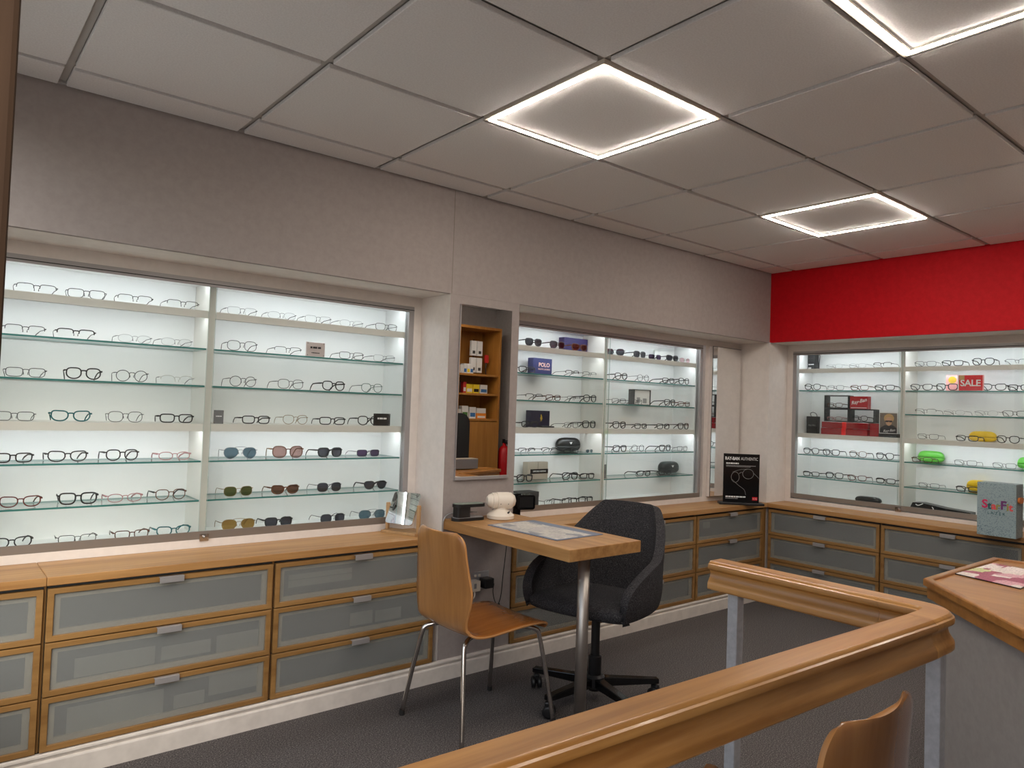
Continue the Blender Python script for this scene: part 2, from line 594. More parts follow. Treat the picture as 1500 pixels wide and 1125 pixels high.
# shop front on the street side with its window and open doorway
wf = struct(MB().box(WX0, XF, -2.05, 0.60, 0.0, 0.42).box(WX0, XF, YB, 0.60, 2.25, 2.40).box(WX0, XF, -0.02, 0.60, 0.42, 2.25)
            .box(WX0, XF, YB - .08, YB + .03, 0.0, 2.25).build('wall_front', M['white']))
wi = struct(MB().ring((-2.05, -0.02, 0.42, 2.25), (-2.0, -0.07, 0.47, 2.20), -0.39, -0.35).build('window_1', M['dark_wood'], rot=(0, 0, PI / 2), loc=(-0.72, 0, 0)))
bx(-2.0, -0.07, -0.372, -0.368, 0.47, 2.20).build('pane', M['window_glass'], wi)
dj = struct(bx(WX0, -0.29, -2.30, -2.05, 0.0, 2.25).build('door_1', M['dark_wood'], bevel=0.004), 'dark brown timber post of the open doorway')

# skirting boards
SK = [(0, 0), (-0.018, 0), (-0.018, 0.064), (-0.016, 0.068), (-0.010, 0.071), (-0.013, 0.078), (-0.017, 0.084), (-0.016, 0.090), (-0.010, 0.094), (0, 0.094)]
struct(MB().prism(SK, WX0 + .12, XC, 'yz').build('baseboard_left', M['skirting']))
struct(MB().prism([(x, z) for x, z in SK], 0.0, -1.95, 'xz').build('baseboard_back', M['skirting'], loc=(XC, 0, 0)))

# ceiling: tee grid with tegular tiles hanging a little below it
ce = struct(bx(WX0, XC + 0.05, YB - .05, 0.02, 2.359, 2.40).build('ceiling', M['grid']))
GX = [i * 0.6 for i in range(-1, 9)]
GY = [0.418 - 0.6 * j for j in range(0, 8)]
T = 0.013
tile_cache = {}
LIGHT_TILES = {(2, 2), (5, 2), (2, 4), (5, 4)}
for i in range(len(GX) - 1):
    for j in range(len(GY) - 1):
        x0, x1 = max(GX[i] + T, XF), min(GX[i + 1] - T, XC - 0.012)
        y1, y0 = min(GY[j] - T, -0.012), max(GY[j + 1] + T, YB + 0.01)
        if x1 - x0 < 0.03 or y1 - y0 < 0.03:
            continue
        key = (round(x1 - x0, 3), round(y1 - y0, 3))
        o = None
        if key in tile_cache:
            o = tile_cache[key].copy()
            COL.objects.link(o)
        else:
            w, h = key
            o = bx(-w / 2, w / 2, -h / 2, h / 2, 0, 0.016).build('ceiling_tile', M['tile'], ce, bevel=0.002, seg=1)
            tile_cache[key] = o
        o.parent = ce
        lift = 0.002 if (i - 1, j) in LIGHT_TILES else 0.0
        o.location = ((x0 + x1) / 2, (y0 + y1) / 2, H + lift)
for x in GX[1:]:
    if XF < x < XC:
        bx(x - 0.0118, x + 0.0118, YB, 0, 2.352, 2.360).build('grid_bar', M['grid'], ce)
for y in GY[1:]:
    if y > YB:
        bx(XF, XC, y - 0.0118, y + 0.0118, 2.3525, 2.360).build('grid_bar', M['grid'], ce)
bx(XF, XC, -0.012, 0, 2.342, 2.357).build('wall_angle', M['grid'], ce)
bx(XC - 0.012, XC, YB, 0, 2.342, 2.357).build('wall_angle', M['grid'], ce)

# ceiling lights: square LED frames in the grid
def ceiling_light(i, j, label):
    cx, cy = (i + 0.5) * 0.6, 0.418 - (j + 0.5) * 0.6
    t = thing('ceiling_light', label, 'ceiling light', (cx, cy, H), 0, 'square LED frames in the tiled ceiling')
    def sq(a, b, z0, z1):
        m = MB()
        v = []
        for z in (z0, z1):
            for r in (a, b):
                v += [(-r, -r, z), (r, -r, z), (r, r, z), (-r, r, z)]
        f = []
        for k in range(4):
            l = (k + 1) % 4
            f += [(k, l, 4 + l, 4 + k), (8 + l, 8 + k, 12 + k, 12 + l), (k, 8 + k, 8 + l, l), (4 + l, 12 + l, 12 + k, 4 + k)]
        return m.add(v, f)
    sq(0.296, 0.2845, -0.003, 0.013).build('outer_frame', M['plastic_white'], t)
    sq(0.2695, 0.2675, -0.0032, 0.006).build('inner_frame', M['plastic_white'], t)
    sq(0.2835, 0.2705, -0.0056, 0.005).build('diffuser', M['led_warm'], t)
    return t
ceiling_light(2, 2, 'square glowing LED frame in the ceiling above the table')
ceiling_light(5, 2, 'square glowing LED frame in the ceiling nearest the red wall')
ceiling_light(5, 4, 'unseen square LED frame added in the ceiling to light the reception desk')  # unseen frame, added to brighten the desk and what the mirror shows
ceiling_light(2, 4, 'square glowing LED frame in the ceiling above the handrail corner')

# ------------------------------------------------------------------ drawer units
def drawer_unit(label, loc, rz, w, rows, contents):
    t = thing('drawer_unit', label, 'drawer unit', loc, rz, 'oak drawer units under the displays')
    z0, h = 0.0955, 0.1815
    bx(0.004, w - 0.004, 0.012, 0.245, z0, z0 + rows * h + 0.008).build('body', M['drawer_in'], t)
    for s in (0, w):
        a = (s, s + 0.0035) if s == 0 else (s - 0.0035, s)
        bx(a[0], a[1], 0.004, 0.245, z0, z0 + rows * h + 0.008).build('side_panel', M['drawer_z'], t)
    for k in range(rows):
        b, tp = z0 + k * h + 0.002, z0 + (k + 1) * h - 0.002
        o = (0.006, w - 0.006, b, tp)
        i = (0.0255, w - 0.0255, b + 0.019, tp - 0.019)
        d = MB().ring(o, i, -0.012, 0.006).build('drawer', M['drawer_x'], t, bevel=0.0015, seg=1)
        bx(i[0] - .004, i[1] + .004, -0.004, 0.0, i[2] - .004, i[3] + .004).build('glass_pane', M['frost'], d)
        MB().ring((i[0] - .002, i[1] + .002, i[2] - .002, i[3] + .002), (i[0] + .020, i[1] - .020, i[2] + .018, i[3] - .018), 0.0008, 0.010).build('drawer_box', M['drawer_rim'], d)
        if w < .5:
            continue
        hm = MB().box(w / 2 - 0.042, w / 2 + 0.042, -0.030, -0.0275, tp - 0.021, tp + 0.001).box(w / 2 - 0.042, w / 2 + 0.042, -0.0275, -0.012, tp - 0.002, tp + 0.001)
        hm.build('handle', M['alu'], d, bevel=0.0008, seg=1)
        for (cx0, cx1, cz0, cz1) in contents.get(rows - 1 - k, []):
            bx(i[0] + (i[1] - i[0]) * cx0, i[0] + (i[1] - i[0]) * cx1, 0.0102, 0.0116, i[2] + (i[3] - i[2]) * cz0, i[2] + (i[3] - i[2]) * cz1).build('packet', M['paper'], d)
    return t
UW = 0.78
drawer_unit('oak three-drawer unit with frosted fronts, at the door-post end of the wall', (-0.295, 0, 0), 0, .33, 3, {})
drawer_unit('oak three-drawer unit with frosted fronts, second from the door post', (0.035, 0, 0), 0, UW, 3,
            {1: [(.1, .45, .15, .62), (.48, .72, .2, .55), (.75, .97, .1, .6)], 2: [(.08, .5, .1, .75), (.55, .7, .15, .5), (.72, .98, .3, .9)]})
drawer_unit('oak three-drawer unit with frosted fronts, behind the plywood chair', (0.815, 0, 0), 0, UW, 3,
            {0: [(.06, .45, .35, .55), (.06, .45, .57, .72)], 1: [(.45, .6, .2, .6), (.62, .8, .2, .55)]})
drawer_unit('oak three-drawer unit with frosted fronts, under the table beside the socket', (2.06, 0, 0), 0, .77, 3, {})
drawer_unit('oak three-drawer unit with frosted fronts, behind the charcoal armchair', (2.83, 0, 0), 0, .77, 3, {})
du = drawer_unit('oak three-drawer unit with frosted fronts, on the grey wall beside the corner', (3.6, 0, 0), 0, UW, 3, {0: [(.1, .2, .5, .8)]})
bx(.7805, .816, -.008, .06, .0955, .648).build('filler_strip', M['drawer_z'], du)
drawer_unit('oak three-drawer unit with frosted fronts, on the red wall beside the corner', (XC, -0.02, 0), -PI / 2, 0.785, 3, {})
drawer_unit('oak three-drawer unit with frosted fronts, beneath the blue glitter box', (XC, -0.805, 0), -PI / 2, 0.785, 3, {})

# worktops on the drawer units
def worktop(label, x0, x1, loc=(0, 0, 0), rz=0, y0=-0.022):
    o = bx(x0, x1, y0, 0.2495, 0.6505, 0.680).build('worktop', M['oak_x'], None, bevel=0.0025)
    o.location = loc
    o.rotation_euler = (0, 0, rz)
    return tag(o, label, 'worktop', 'oak worktops over the drawer units')
worktop('short oak worktop piece ending at a joint by the door post', XF, 0.0345)
worktop('long oak worktop below the widest display, carrying the tilting mirror', 0.0355, 1.6235)
worktop('oak worktop below the middle display, carrying the black poster stand', 2.0585, XC - 0.0005)
wt = worktop('oak worktop along the red wall, carrying the blue glitter box', 0.001, 1.94, (XC, 0, 0), -PI / 2, -0.022)

# ------------------------------------------------------------------ display cabinets
ZW = [(1.629, 1.659), (1.155, 1.186)]                   # lipped white shelves
ZG = [1.4985, 1.343, 1.029, 0.866]                        # glass shelves (centre)
SH = {1: 1.659, 2: 1.5030, 3: 1.3475, 4: 1.186, 5: 1.0335, 6: 0.8705, 7: 0.722}
def display(label, loc, rz, x0, xd, x1, dz=0.0, open_cell=False):
    t = thing('display_cabinet', label, 'display cabinet', loc, rz, 'lit glass-fronted display cabinets')
    Y0, Y1 = 0.288, 0.485
    D = 0.027
    bx(x0 - .02, x1 + .02, Y1, Y1 + .012, 0.70, 1.80).build('back_panel', M['case_white'], t)
    bx(x0 - .02, x0, Y0, Y1, 0.70, 1.80).build('side_panel', M['case_white'], t)
    bx(x1, x1 + .02, Y0, Y1, 0.70, 1.80).build('side_panel', M['case_white'], t)
    bx(x0, x1, Y0, Y1, 1.782, 1.80).build('top_panel', M['case_white'], t)
    bx(x0, x1, Y0 - .01, Y1, 0.70, 0.7215).build('base_panel', M['case_white'], t)
    bx(xd, xd + D, Y0, Y1 - .0005, 0.722, 1.782).build('divider', M['cream'], t)
    for a, b in ((x0, xd), (xd + D, x1)):
        for z0, z1 in ZW:
            MB().prism([(Y0, z0), (Y0 + .012, z0), (Y0 + .012, z1 - .012), (Y1 - .001, z1 - .012), (Y1 - .001, z1), (Y0, z1)], a + .0005, b - .0005, 'yz').build('white_shelf', M['cream'], t)
        for z in ZG:
            if open_cell and z == ZG[1] and a == x0:
                continue
            MB().box(a + .002, b - .002, Y0 + .002, Y1 - .002, z - .0035, z + .0035, mis=[0, 0, 1, 1, 1, 1]).build('glass_shelf', [M['shelf_glass'], M['glass_edge']], t)
        for z in (1.780, ZW[0][0] + .0165, ZW[1][0] + .0165):
            bx(a + .02, b - .02, Y0 + .016, Y0 + .028, z - .004, z).build('led_strip', M['led_cool'], t)
    zt, zb = 1.786 + dz, 0.713
    # aluminium sliding gear
    MB().box(x0 - .03, x1 + .028, 0.2505, 0.257, 1.757, zt).box(x0 - .03, x1 + .028, 0.257, 0.284, 1.768, zt).build('top_track', M['alu'], t)
    bx(x0 - .03, x1 + .028, 0.2495, 0.2506, 1.7665, 1.770).build('groove_shade', M['groove_dark'], t)  # dark strip painted on as the shade of the track's groove
    MB().box(x0 - .03, x1 + .028, 0.251, 0.2575, zb, 0.745).box(x0 - .03, x1 + .028, 0.2575, 0.284, zb, 0.722).build('bottom_track', M['alu_dark'], t)
    bx(x1, x1 + .028, 0.2508, 0.284, 0.745, 1.757).build('side_channel', M['alu'], t)
    if True:
        bx(x0 - .028, x0, 0.2508, 0.284, 0.745, 1.757).build('side_channel', M['alu'], t)
    for k, (a, b, y) in enumerate(((x0, xd + .022, 0.260), (xd - .004, x1, 0.270))):
        MB().box(a, b, y, y + .005, 0.726, 1.765, mis=[1, 1, 0, 1, 0, 1]).build('sliding_door', [M['door_glass'], M['door_edge']], t)
    lk = MB().box(xd - .006, xd + .030, 0.243, 0.2495, 0.706, 0.735).lathe([(0.009, 0.230), (0.009, 0.243)], (xd + .016, 0, 0.722), 'y', 16)
    lk.build('lock', M['chrome'], t, bevel=0.001, seg=1)
    return t
display('long lit display cabinet of glasses beside the door post', (0, 0, 0), 0, -0.29, 0.601, 1.552)
display('lit display cabinet of glasses between wall mirror and corner', (0, 0, 0), 0, 2.115, 3.008, 3.955, 0.005)
display('lit display cabinet of glasses under the red wall', (XC, 0, 0), -PI / 2, 0.072, 0.792, 1.54, 0.0, True)

# ------------------------------------------------------------------ eyewear
def outline(shape, n=26):
    P = {'rect': (.0265, .0165, 4.2, 3.6), 'square': (.026, .0205, 4.0, 3.0), 'round': (.0238, .0222, 2.1, 2.0), 'panto': (.0248, .0212, 3.2, 2.0),
         'cat': (.0275, .0190, 3.0, 2.4), 'avi': (.0300, .0250, 2.8, 2.1), 'over': (.0305, .0262, 2.6, 2.3), 'hex': (.0262, .0212, 3.0, 2.4),
         'oval': (.0262, .0160, 2.4, 2.2), 'brow': (.0258, .0200, 3.4, 2.2)}[shape]
    w, h, nt, nb = P
    pts = []
    for k in range(n):
        a = 2 * PI * k / n
        c, s = math.cos(a), math.sin(a)
        e = nt if s >= 0 else nb
        x = w * math.copysign(abs(c) ** (2 / e), c)
        z = h * math.copysign(abs(s) ** (2 / e), s)
        if shape in ('cat', 'over') and z > 0 and x > 0:
            z += 0.0055 * (x / w) ** 2 * (z / h)
        if shape == 'avi' and z < 0:
            x *= 1.0 - 0.25 * (-z / h)
            x -= 0.004 * (z / h)
        if shape == 'rect' and z < 0:
            x *= 1 - 0.08 * (-z / h)
        if shape in ('square', 'brow', 'cat') and z < 0:
            x *= 1 - 0.14 * (-z / h)
        pts.append((x, z))
    return pts, w, h

def wrap(x, z, base=0.0):
    return Vector((x, base + 1.6 * x * x, z))

EYE = {}
def eye_meshes(shape, kind, rim, cmat, tmat, lmat):
    key = (shape, kind, rim, cmat.name, tmat.name, lmat.name)
    if key in EYE:
        return EYE[key]
    pts, w, h = outline(shape)
    r = rim * 1.5 if kind in ('plastic', 'brow') else max(rim * 1.35, .0014)
    if kind == 'rimless':
        r = .0010
    gap = 0.0095 if kind != 'plastic' else 0.0090
    cx = gap + w
    zc = h + r
    fm = MB()
    lens = []
    for s in (-1, 1):
        loop = [wrap(s * (cx + x), zc + z) for x, z in pts]
        if kind in ('plastic', 'metal'):
            fm.tube(loop, r, 6, closed=True, flat=0.8)
        elif kind == 'rimless':
            fm.tube(loop, 0.0006, 5, closed=True)
        elif kind == 'semi':
            top = [wrap(s * (cx + x), zc + z) for x, z in pts if z > -h * 0.25]
            half = [p for p in pts if p[1] > -h * 0.25]
            half.sort(key=lambda p: math.atan2(p[1] + h * .3, p[0]))
            fm.tube([wrap(s * (cx + x), zc + z) for x, z in half], r, 6, flat=0.8)
        elif kind == 'brow':
            half = [p for p in pts if p[1] > -h * 0.05]
            half.sort(key=lambda p: math.atan2(p[1] + h * .3, p[0]))
            fm.tube([wrap(s * (cx + x), zc + z) for x, z in half], r, 6, flat=0.8)
            fm.tube(loop, 0.0009, 5, closed=True)
        lm = MB()
        vs = [wrap(s * (cx + x * .985), zc + z * .985) for x, z in pts]
        c = sum(vs, Vector()) / len(vs)
        lm.add([c + Vector((0, -.0006, 0))] + vs, [(0, 1 + k, 1 + (k + 1) % len(vs)) for k in range(len(vs))])
        lens.append(lm.mesh('lens', [lmat]))
    # bridge
    bz = zc + h * (0.45 if kind != 'plastic' else 0.38)
    br = max(r * 0.9, 0.001)
    xi = gap + w * 0.06
    fm.tube([wrap(-xi, bz, 0), wrap(-xi * .5, bz + .0035, -.001), wrap(xi * .5, bz + .0035, -.001), wrap(xi, bz, 0)], br, 6)
    if shape == 'avi':
        fm.tube([wrap(-cx * .62, zc + h + .001, -.001), wrap(-.008, zc + h + .0035, -.002), wrap(.008, zc + h + .0035, -.002), wrap(cx * .62, zc + h + .001, -.001)], .0011, 6)
    if kind != 'plastic':
        for s in (-1, 1):
            fm.tube([wrap(s * gap * .9, bz - .004, .001), Vector((s * gap * .72, .006, bz - .008)), Vector((s * gap * .70, .006, bz - .016))], [.0008, .0008, .0018], 5)
    # end pieces
    xe = cx + w
    ze = zc + h * 0.52
    ye = 1.6 * xe * xe
    for s in (-1, 1):
        fm.tube([(s * (xe - .002), ye - .0005, ze), (s * (xe + .004), ye + .001, ze + .0005), (s * (xe + .0055), ye + .006, ze)], max(r * .95, .0011), 6)
    front = fm.mesh('front', [cmat], True)
    tem = []
    tr = 0.0030 if kind in ('plastic', 'brow') else 0.0014
    for s in (-1, 1):
        tm = MB()
        p = [(s * (xe + .0055), ye + .004, ze), (s * (xe + .0062), ye + .045, ze - .001), (s * (xe + .003), ye + .085, ze - .003), (s * xe, ye + .100, ze - .009),
             (s * (xe - .003), ye + .116, ze * .45), (s * (xe - .006), ye + .128, .0024)]
        tm.tube(p, [tr * 1.25, tr, tr, tr * 1.3, tr * 1.4, tr * 1.2] if kind != 'plastic' else [tr * 1.3, tr * 1.1, tr, tr, tr * 1.1, tr], 6, flat=0.7)
        tem.append(tm.mesh('temple', [tmat], True))
    EYE[key] = (front, tem, lens)
    return EYE[key]

def pcol(name, c, rough=0.25, metal=0.0):
    return plain(name, c, rough, metal)
FR = {
    'black': pcol('frame_black', hexc(14, 14, 16), .4), 'grey': pcol('frame_grey', hexc(52, 54, 58), .4), 'dark': pcol('frame_gunmetal', hexc(30, 32, 36), .4),
    'silver': pcol('frame_silver', hexc(112, 112, 116), .4, .2), 'gold': pcol('frame_gold', hexc(132, 108, 74), .4, .2), 'teal': pcol('frame_teal', hexc(26, 98, 104)),
    'pink': pcol('frame_pink', hexc(178, 128, 130)), 'red': pcol('frame_redbrown', hexc(104, 44, 40)), 'tort': speckle('frame_tortoise', hexc(48, 28, 18), hexc(120, 74, 40), 160, .3),
    'clear': pcol('frame_clear', hexc(196, 194, 190)), 'brown': pcol('frame_brown', hexc(92, 58, 44)), 'blue': pcol('frame_blue', hexc(44, 56, 96)), 'green': pcol('frame_green', hexc(52, 92, 80)),
}
LN = {
    'clear': thin_glass('lens_clear', (0.97, 0.98, 0.98, 1), 0.35), 'blue': thin_glass('lens_blue_grey', (0.16, 0.24, 0.29, 1), 0.7, 0, .35, hexc(60, 84, 98)),
    'brown': thin_glass('lens_brown', (0.24, 0.12, 0.08, 1), 0.7, 0, .35, hexc(86, 50, 36)), 'rose': thin_glass('lens_rose_brown', (0.50, 0.34, 0.32, 1), 0.6, 0, .3, hexc(150, 110, 104)),
    'grey': thin_glass('lens_smoke', (0.10, 0.10, 0.12, 1), 0.7, 0, .35, hexc(50, 48, 56)), 'purple': thin_glass('lens_purple', (0.12, 0.08, 0.16, 1), 0.7, 0, .35, hexc(58, 44, 70)),
    'green': thin_glass('lens_green', (0.16, 0.17, 0.06, 1), 0.7, 0, .35, hexc(62, 66, 34)), 'olive': thin_glass('lens_amber', (0.40, 0.26, 0.08, 1), 0.6, 0, .35, hexc(136, 98, 46)),
    'pink': thin_glass('lens_pink', (0.80, 0.56, 0.60, 1), 0.5, 0, .25, hexc(206, 150, 158)),
}
# code: shape, kind, rim radius, colour, temple colour, lens, description
ST = {
    'sg': ('rect', 'semi', .0012, 'dark', 'dark', 'clear', 'slim gunmetal half-rim'),
    'sk': ('rect', 'semi', .0019, 'black', 'black', 'clear', 'black half-rim'),
    'rl': ('oval', 'rimless', .0008, 'silver', 'silver', 'clear', 'pale rimless'),
    'rd': ('rect', 'rimless', .0009, 'grey', 'dark', 'clear', 'rimless dark-armed'),
    'mr': ('rect', 'metal', .0012, 'dark', 'dark', 'clear', 'thin dark rectangular'),
    'mo': ('round', 'metal', .0013, 'dark', 'dark', 'clear', 'thin dark round'),
    'mg': ('panto', 'metal', .0012, 'gold', 'gold', 'clear', 'thin gold round'),
    'mh': ('hex', 'metal', .0012, 'grey', 'black', 'clear', 'thin grey squarish'),
    'cl': ('oval', 'semi', .0011, 'clear', 'silver', 'clear', 'pale clear'),
    'br': ('rect', 'plastic', .0021, 'black', 'black', 'clear', 'black rectangular'),
    'bq': ('square', 'plastic', .0024, 'black', 'black', 'clear', 'thick black square'),
    'bo': ('panto', 'plastic', .0021, 'black', 'black', 'clear', 'black round'),
    'bd': ('round', 'plastic', .0018, 'blue', 'dark', 'clear', 'dark blue round'),
    'bc': ('cat', 'plastic', .0020, 'black', 'black', 'clear', 'black cat-eye'),
    'te': ('cat', 'plastic', .0021, 'teal', 'teal', 'clear', 'teal cat-eye'),
    'pk': ('oval', 'plastic', .0014, 'pink', 'pink', 'clear', 'slim pink'),
    'to': ('panto', 'plastic', .0015, 'tort', 'dark', 'clear', 'tortoiseshell round'),
    'rb': ('cat', 'plastic', .0019, 'red', 'brown', 'clear', 'red-brown cat-eye'),
    'gn': ('panto', 'metal', .0013, 'green', 'grey', 'clear', 'thin green round'),
    'bn': ('rect', 'plastic', .0017, 'brown', 'brown', 'clear', 'brown rectangular'),
    'bw': ('brow', 'brow', .0022, 'black', 'black', 'clear', 'black browline'),
    'Sa': ('avi', 'metal', .0010, 'silver', 'silver', 'blue', 'blue-lensed aviator'),
    'So': ('over', 'plastic', .0020, 'brown', 'gold', 'rose', 'large rose-brown'),
    'Sk': ('square', 'plastic', .0024, 'black', 'black', 'grey', 'square black'),
    'Sp': ('rect', 'metal', .0011, 'dark', 'dark', 'purple', 'slim purple-lensed'),
    'Sg': ('hex', 'metal', .0010, 'gold', 'gold', 'green', 'round green-lensed'),
    'St': ('cat', 'plastic', .0023, 'tort', 'tort', 'brown', 'tortoiseshell cat-eye'),
    'Sb': ('brow', 'brow', .0024, 'black', 'black', 'grey', 'black browline'),
    'Sy': ('avi', 'metal', .0010, 'gold', 'gold', 'olive', 'amber-lensed'),
    'Sc': ('cat', 'plastic', .0028, 'black', 'black', 'grey', 'bold black cat-eye'),
    'Sr': ('oval', 'rimless', .0008, 'silver', 'silver', 'pink', 'rimless pink-lensed'),
    'Sd': ('hex', 'metal', .0012, 'dark', 'dark', 'grey', 'smoky dark-lensed'),
}
ORD = ['first', 'second', 'third', 'fourth', 'fifth', 'sixth']
SHELF = {1: 'top shelf', 2: 'second shelf', 3: 'third shelf', 4: 'fourth shelf', 5: 'fifth shelf', 6: 'sixth shelf', 7: 'cabinet floor'}
def put_eyewear(code, x, y, z, loc, rz, label, yaw=0.0, scale=1.0, tilt=0.0):
    shape, kind, rim, c, tc, ln, desc = ST[code]
    sun = code[0] == 'S'
    front, tem, lens = eye_meshes(shape, kind, rim, FR[c], FR[tc], LN[ln])
    ca, sa = math.cos(rz), math.sin(rz)
    w = (loc[0] + ca * x - sa * y, loc[1] + sa * x + ca * y, loc[2] + z + .0008)
    name = 'sunglasses' if sun else 'eyeglasses'
    t = thing(name, label, name, w, rz + yaw, 'sunglasses on display' if sun else 'glasses on display')
    t.scale = (scale,) * 3
    t.rotation_euler = (tilt, 0, rz + yaw)
    for nm, me in (('front', front), ('temple', tem[0]), ('temple', tem[1]), ('lens', lens[0]), ('lens', lens[1])):
        o = bpy.data.objects.new(nm, me)
        COL.objects.link(o)
        o.parent = t
    return t

BAYS = {
 'AL': (0, 'from the door post', 'of long display', {
    1: ([-.004, .157, .326, .506], 'sg mr sg sg'), 2: ([-.032, .130, .334, .492], 'sg sk rl rl'), 3: ([-.023, .161, .329, .497], 'mr bo mo cl'),
    4: ([-.051, .127, .313, .503], 'mr te mh br'), 5: ([-.048, .124, .311, .504], 'br bc bo pk'), 6: ([-.017, .165, .327, .496], 'rb bq pk to'),
    7: ([-.037, .170, .360, .516], 'bc mr bn te')}),
 'AR': (0, 'past the divider', 'of long display', {
    1: ([.751, .928, 1.101, 1.277, 1.479], 'rd rl rd rl mr'), 2: ([.758, .964, 1.281, 1.494], 'mh sg mr rd'), 3: ([.768, .988, 1.198, 1.402], 'mo mh bo gn'),
    4: ([.834, 1.017, 1.196, 1.387], 'br mg br bo'), 5: ([.770, .986, 1.191, 1.394], 'Sa So Sk Sp'), 6: ([.773, .980, 1.199, 1.437], 'Sg St Sd Sb'),
    7: ([.777, .959, 1.221, 1.427], 'Sy Sk Sd Sa')}),
 'BL': (0, 'from the wall mirror', 'of middle display', {
    1: ([2.426, 2.616, 2.802], 'Sk Sk St'), 2: ([2.396, 2.770, 2.940], 'br sk sg'), 3: ([2.46, 2.619, 2.79, 2.955], 'sk bn sg bo'),
    4: ([2.436, 2.773, 2.946], 'br mr bq'), 5: ([2.402, 2.583, 2.76], 'sk sk mr'), 6: ([2.409, 2.77, 2.950], 'bq bq br'), 7: ([2.640, 2.780, 2.92], 'mr br br')}),
 'BR': (0, 'past the divider', 'of middle display', {
    1: ([3.211, 3.387, 3.54, 3.734, 3.872], 'Sd Sk Sp Sc Sr'), 2: ([3.205, 3.424, 3.688, 3.880], 'bo mo br bo'), 3: ([3.200, 3.373, 3.717, 3.880], 'mr mr bq bn'),
    4: ([3.205, 3.414, 3.657, 3.880], 'bq br br bq'), 5: ([3.216, 3.393, 3.671, 3.875], 'bq mo bq mr'), 6: ([3.456, 3.678], 'br br')}),
 'CL': (1, 'from the corner', 'under red wall', {
    1: ([.321, .487, .654], 'rl rl sk'), 2: ([.150, .334, .500, .671], 'bo mr bn br'), 5: ([.139, .308, .502, .682], 'bo bq to bo'),
    6: ([.143, .337, .497, .690], 'br bq rb br')}),
 'CR': (1, 'past the divider', 'under red wall', {
    1: ([.930, 1.089, 1.261, 1.441], 'mr br bo sg'), 2: ([.908, 1.058, 1.321, 1.466], 'bc bq bc br'), 3: ([.936, 1.101, 1.279, 1.433], 'sg rl rl mr'),
    4: ([.958, 1.184, 1.403], 'mr br bo'), 5: ([.925, 1.177, 1.385], 'bn mr mr'), 6: ([.968, 1.188], 'mr br')}),
}
for bay, (back, frm, where, rows) in BAYS.items():
    loc, rz = ((XC, 0, 0), -PI / 2) if back else ((0, 0, 0), 0)
    for row, (xs, codes) in rows.items():
        for k, (x, c) in enumerate(zip(xs, codes.split())):
            desc = ST[c][6]
            kind = 'sunglasses' if c[0] == 'S' else 'glasses'
            label = '%s %s, %s %s, %s %s' % (desc, kind, ORD[k], frm, SHELF[row], where)
            r = random.Random(bay + str(row * 10 + k))
            y = 0.320 + r.uniform(-.006, .006)
            lim = {'AL': (-.29, .601), 'AR': (.628, 1.552), 'BL': (2.115, 3.008), 'BR': (3.035, 3.955), 'CL': (.072, .792), 'CR': (.819, 1.54)}[bay]
            x = min(max(x, lim[0] + .088), lim[1] - .088)
            yaw = r.uniform(-.10, .10)
            if bay == 'BR' and row == 1 and k == 0:
                yaw, x, y = -.8, 3.150, .332
            if (bay, row) in {('CR', 4), ('CR', 5), ('CR', 6), ('BL', 5), ('BL', 1)}:
                y, yaw = .301, yaw * .3
            put_eyewear(c, x, y, SH[row], loc, rz, label, yaw, r.uniform(.96, 1.0))

# ------------------------------------------------------------------ cards and packs inside the displays
def placed(name, label, cat, x, y, z, back=False, yaw=0.0, group=None):
    if back:
        return thing(name, label, cat, (XC + y, -x, z + .0008), -PI / 2 + yaw, group)
    return thing(name, label, cat, (x, y, z + .0008), yaw, group)

def sign_card(label, x, y, z, w, h, mat, lines, lmat, yaw=0.0):
    t = placed('brand_card', label, 'sign', x, y, z, False, yaw, 'small acrylic brand cards')
    bx(-w / 2, w / 2, 0, .006, 0, h).build('plate', mat, t, bevel=.001, seg=1)
    for sx in (-1, 1):
        for sz in (.08, .92):
            MB().lathe([(.002, -.0015), (.002, .0)], (sx * w * .43, 0, h * sz), 'y', 10).build('stud', M['chrome'], t)
    for s, sz, zz in lines:
        fine_print(-s, s, h * zz, sz, lmat, t)
    return t
sign_card('small pinkish acrylic brand card on second shelf beside thin glasses', 1.09, .306, SH[2], .092, .066, M['sign_pink'], [(.026, .009, .62), (.020, .004, .25)], M['print_dark'])
sign_card('small grey acrylic brand card against the divider, fourth shelf', .668, .306, SH[4], .040, .058, M['sign_grey'], [(.012, .004, .55)], M['print_white'])
sign_card('small black acrylic brand card at the end of the fourth shelf', 1.452, .304, SH[4], .092, .060, M['sign_black'], [(.026, .008, .6)], M['print_white'])

def pack(label, x, y, z, w, d, h, mat, back=False, yaw=0.0, name='presentation_box', cat='box', lid=True, group='boxes inside the displays'):
    t = placed(name, label, cat, x, y, z, back, yaw, group)
    if lid:
        bx(-w / 2, w / 2, 0, d, 0, h * .62).build('tray', mat, t, bevel=.0012, seg=1)
        bx(-w / 2 - .001, w / 2 + .001, -.001, d + .001, h * .625, h).build('lid', mat, t, bevel=.0012, seg=1)
    else:
        bx(-w / 2, w / 2, 0, d, 0, h).build('body', mat, t, bevel=.0012, seg=1)
    return t
t = pack('wide navy box behind sunglasses on top shelf of middle display', 2.895, .432, SH[1], .205, .05, .094, M['navy'])
fine_print(-.04, .03, .045, .007, M['rose'], t, 4, -.0009)
t = pack('bright navy box with pale lettering on second shelf of middle display', 2.575, .385, SH[2], .152, .05, .098, M['navy'], lid=False)
text('POLO', .034, (.012, -.0006, .058), M['rose'], t, bold=.0006)
text('RALPH LAUREN', .0135, (.012, -.0006, .032), M['rose'], t)
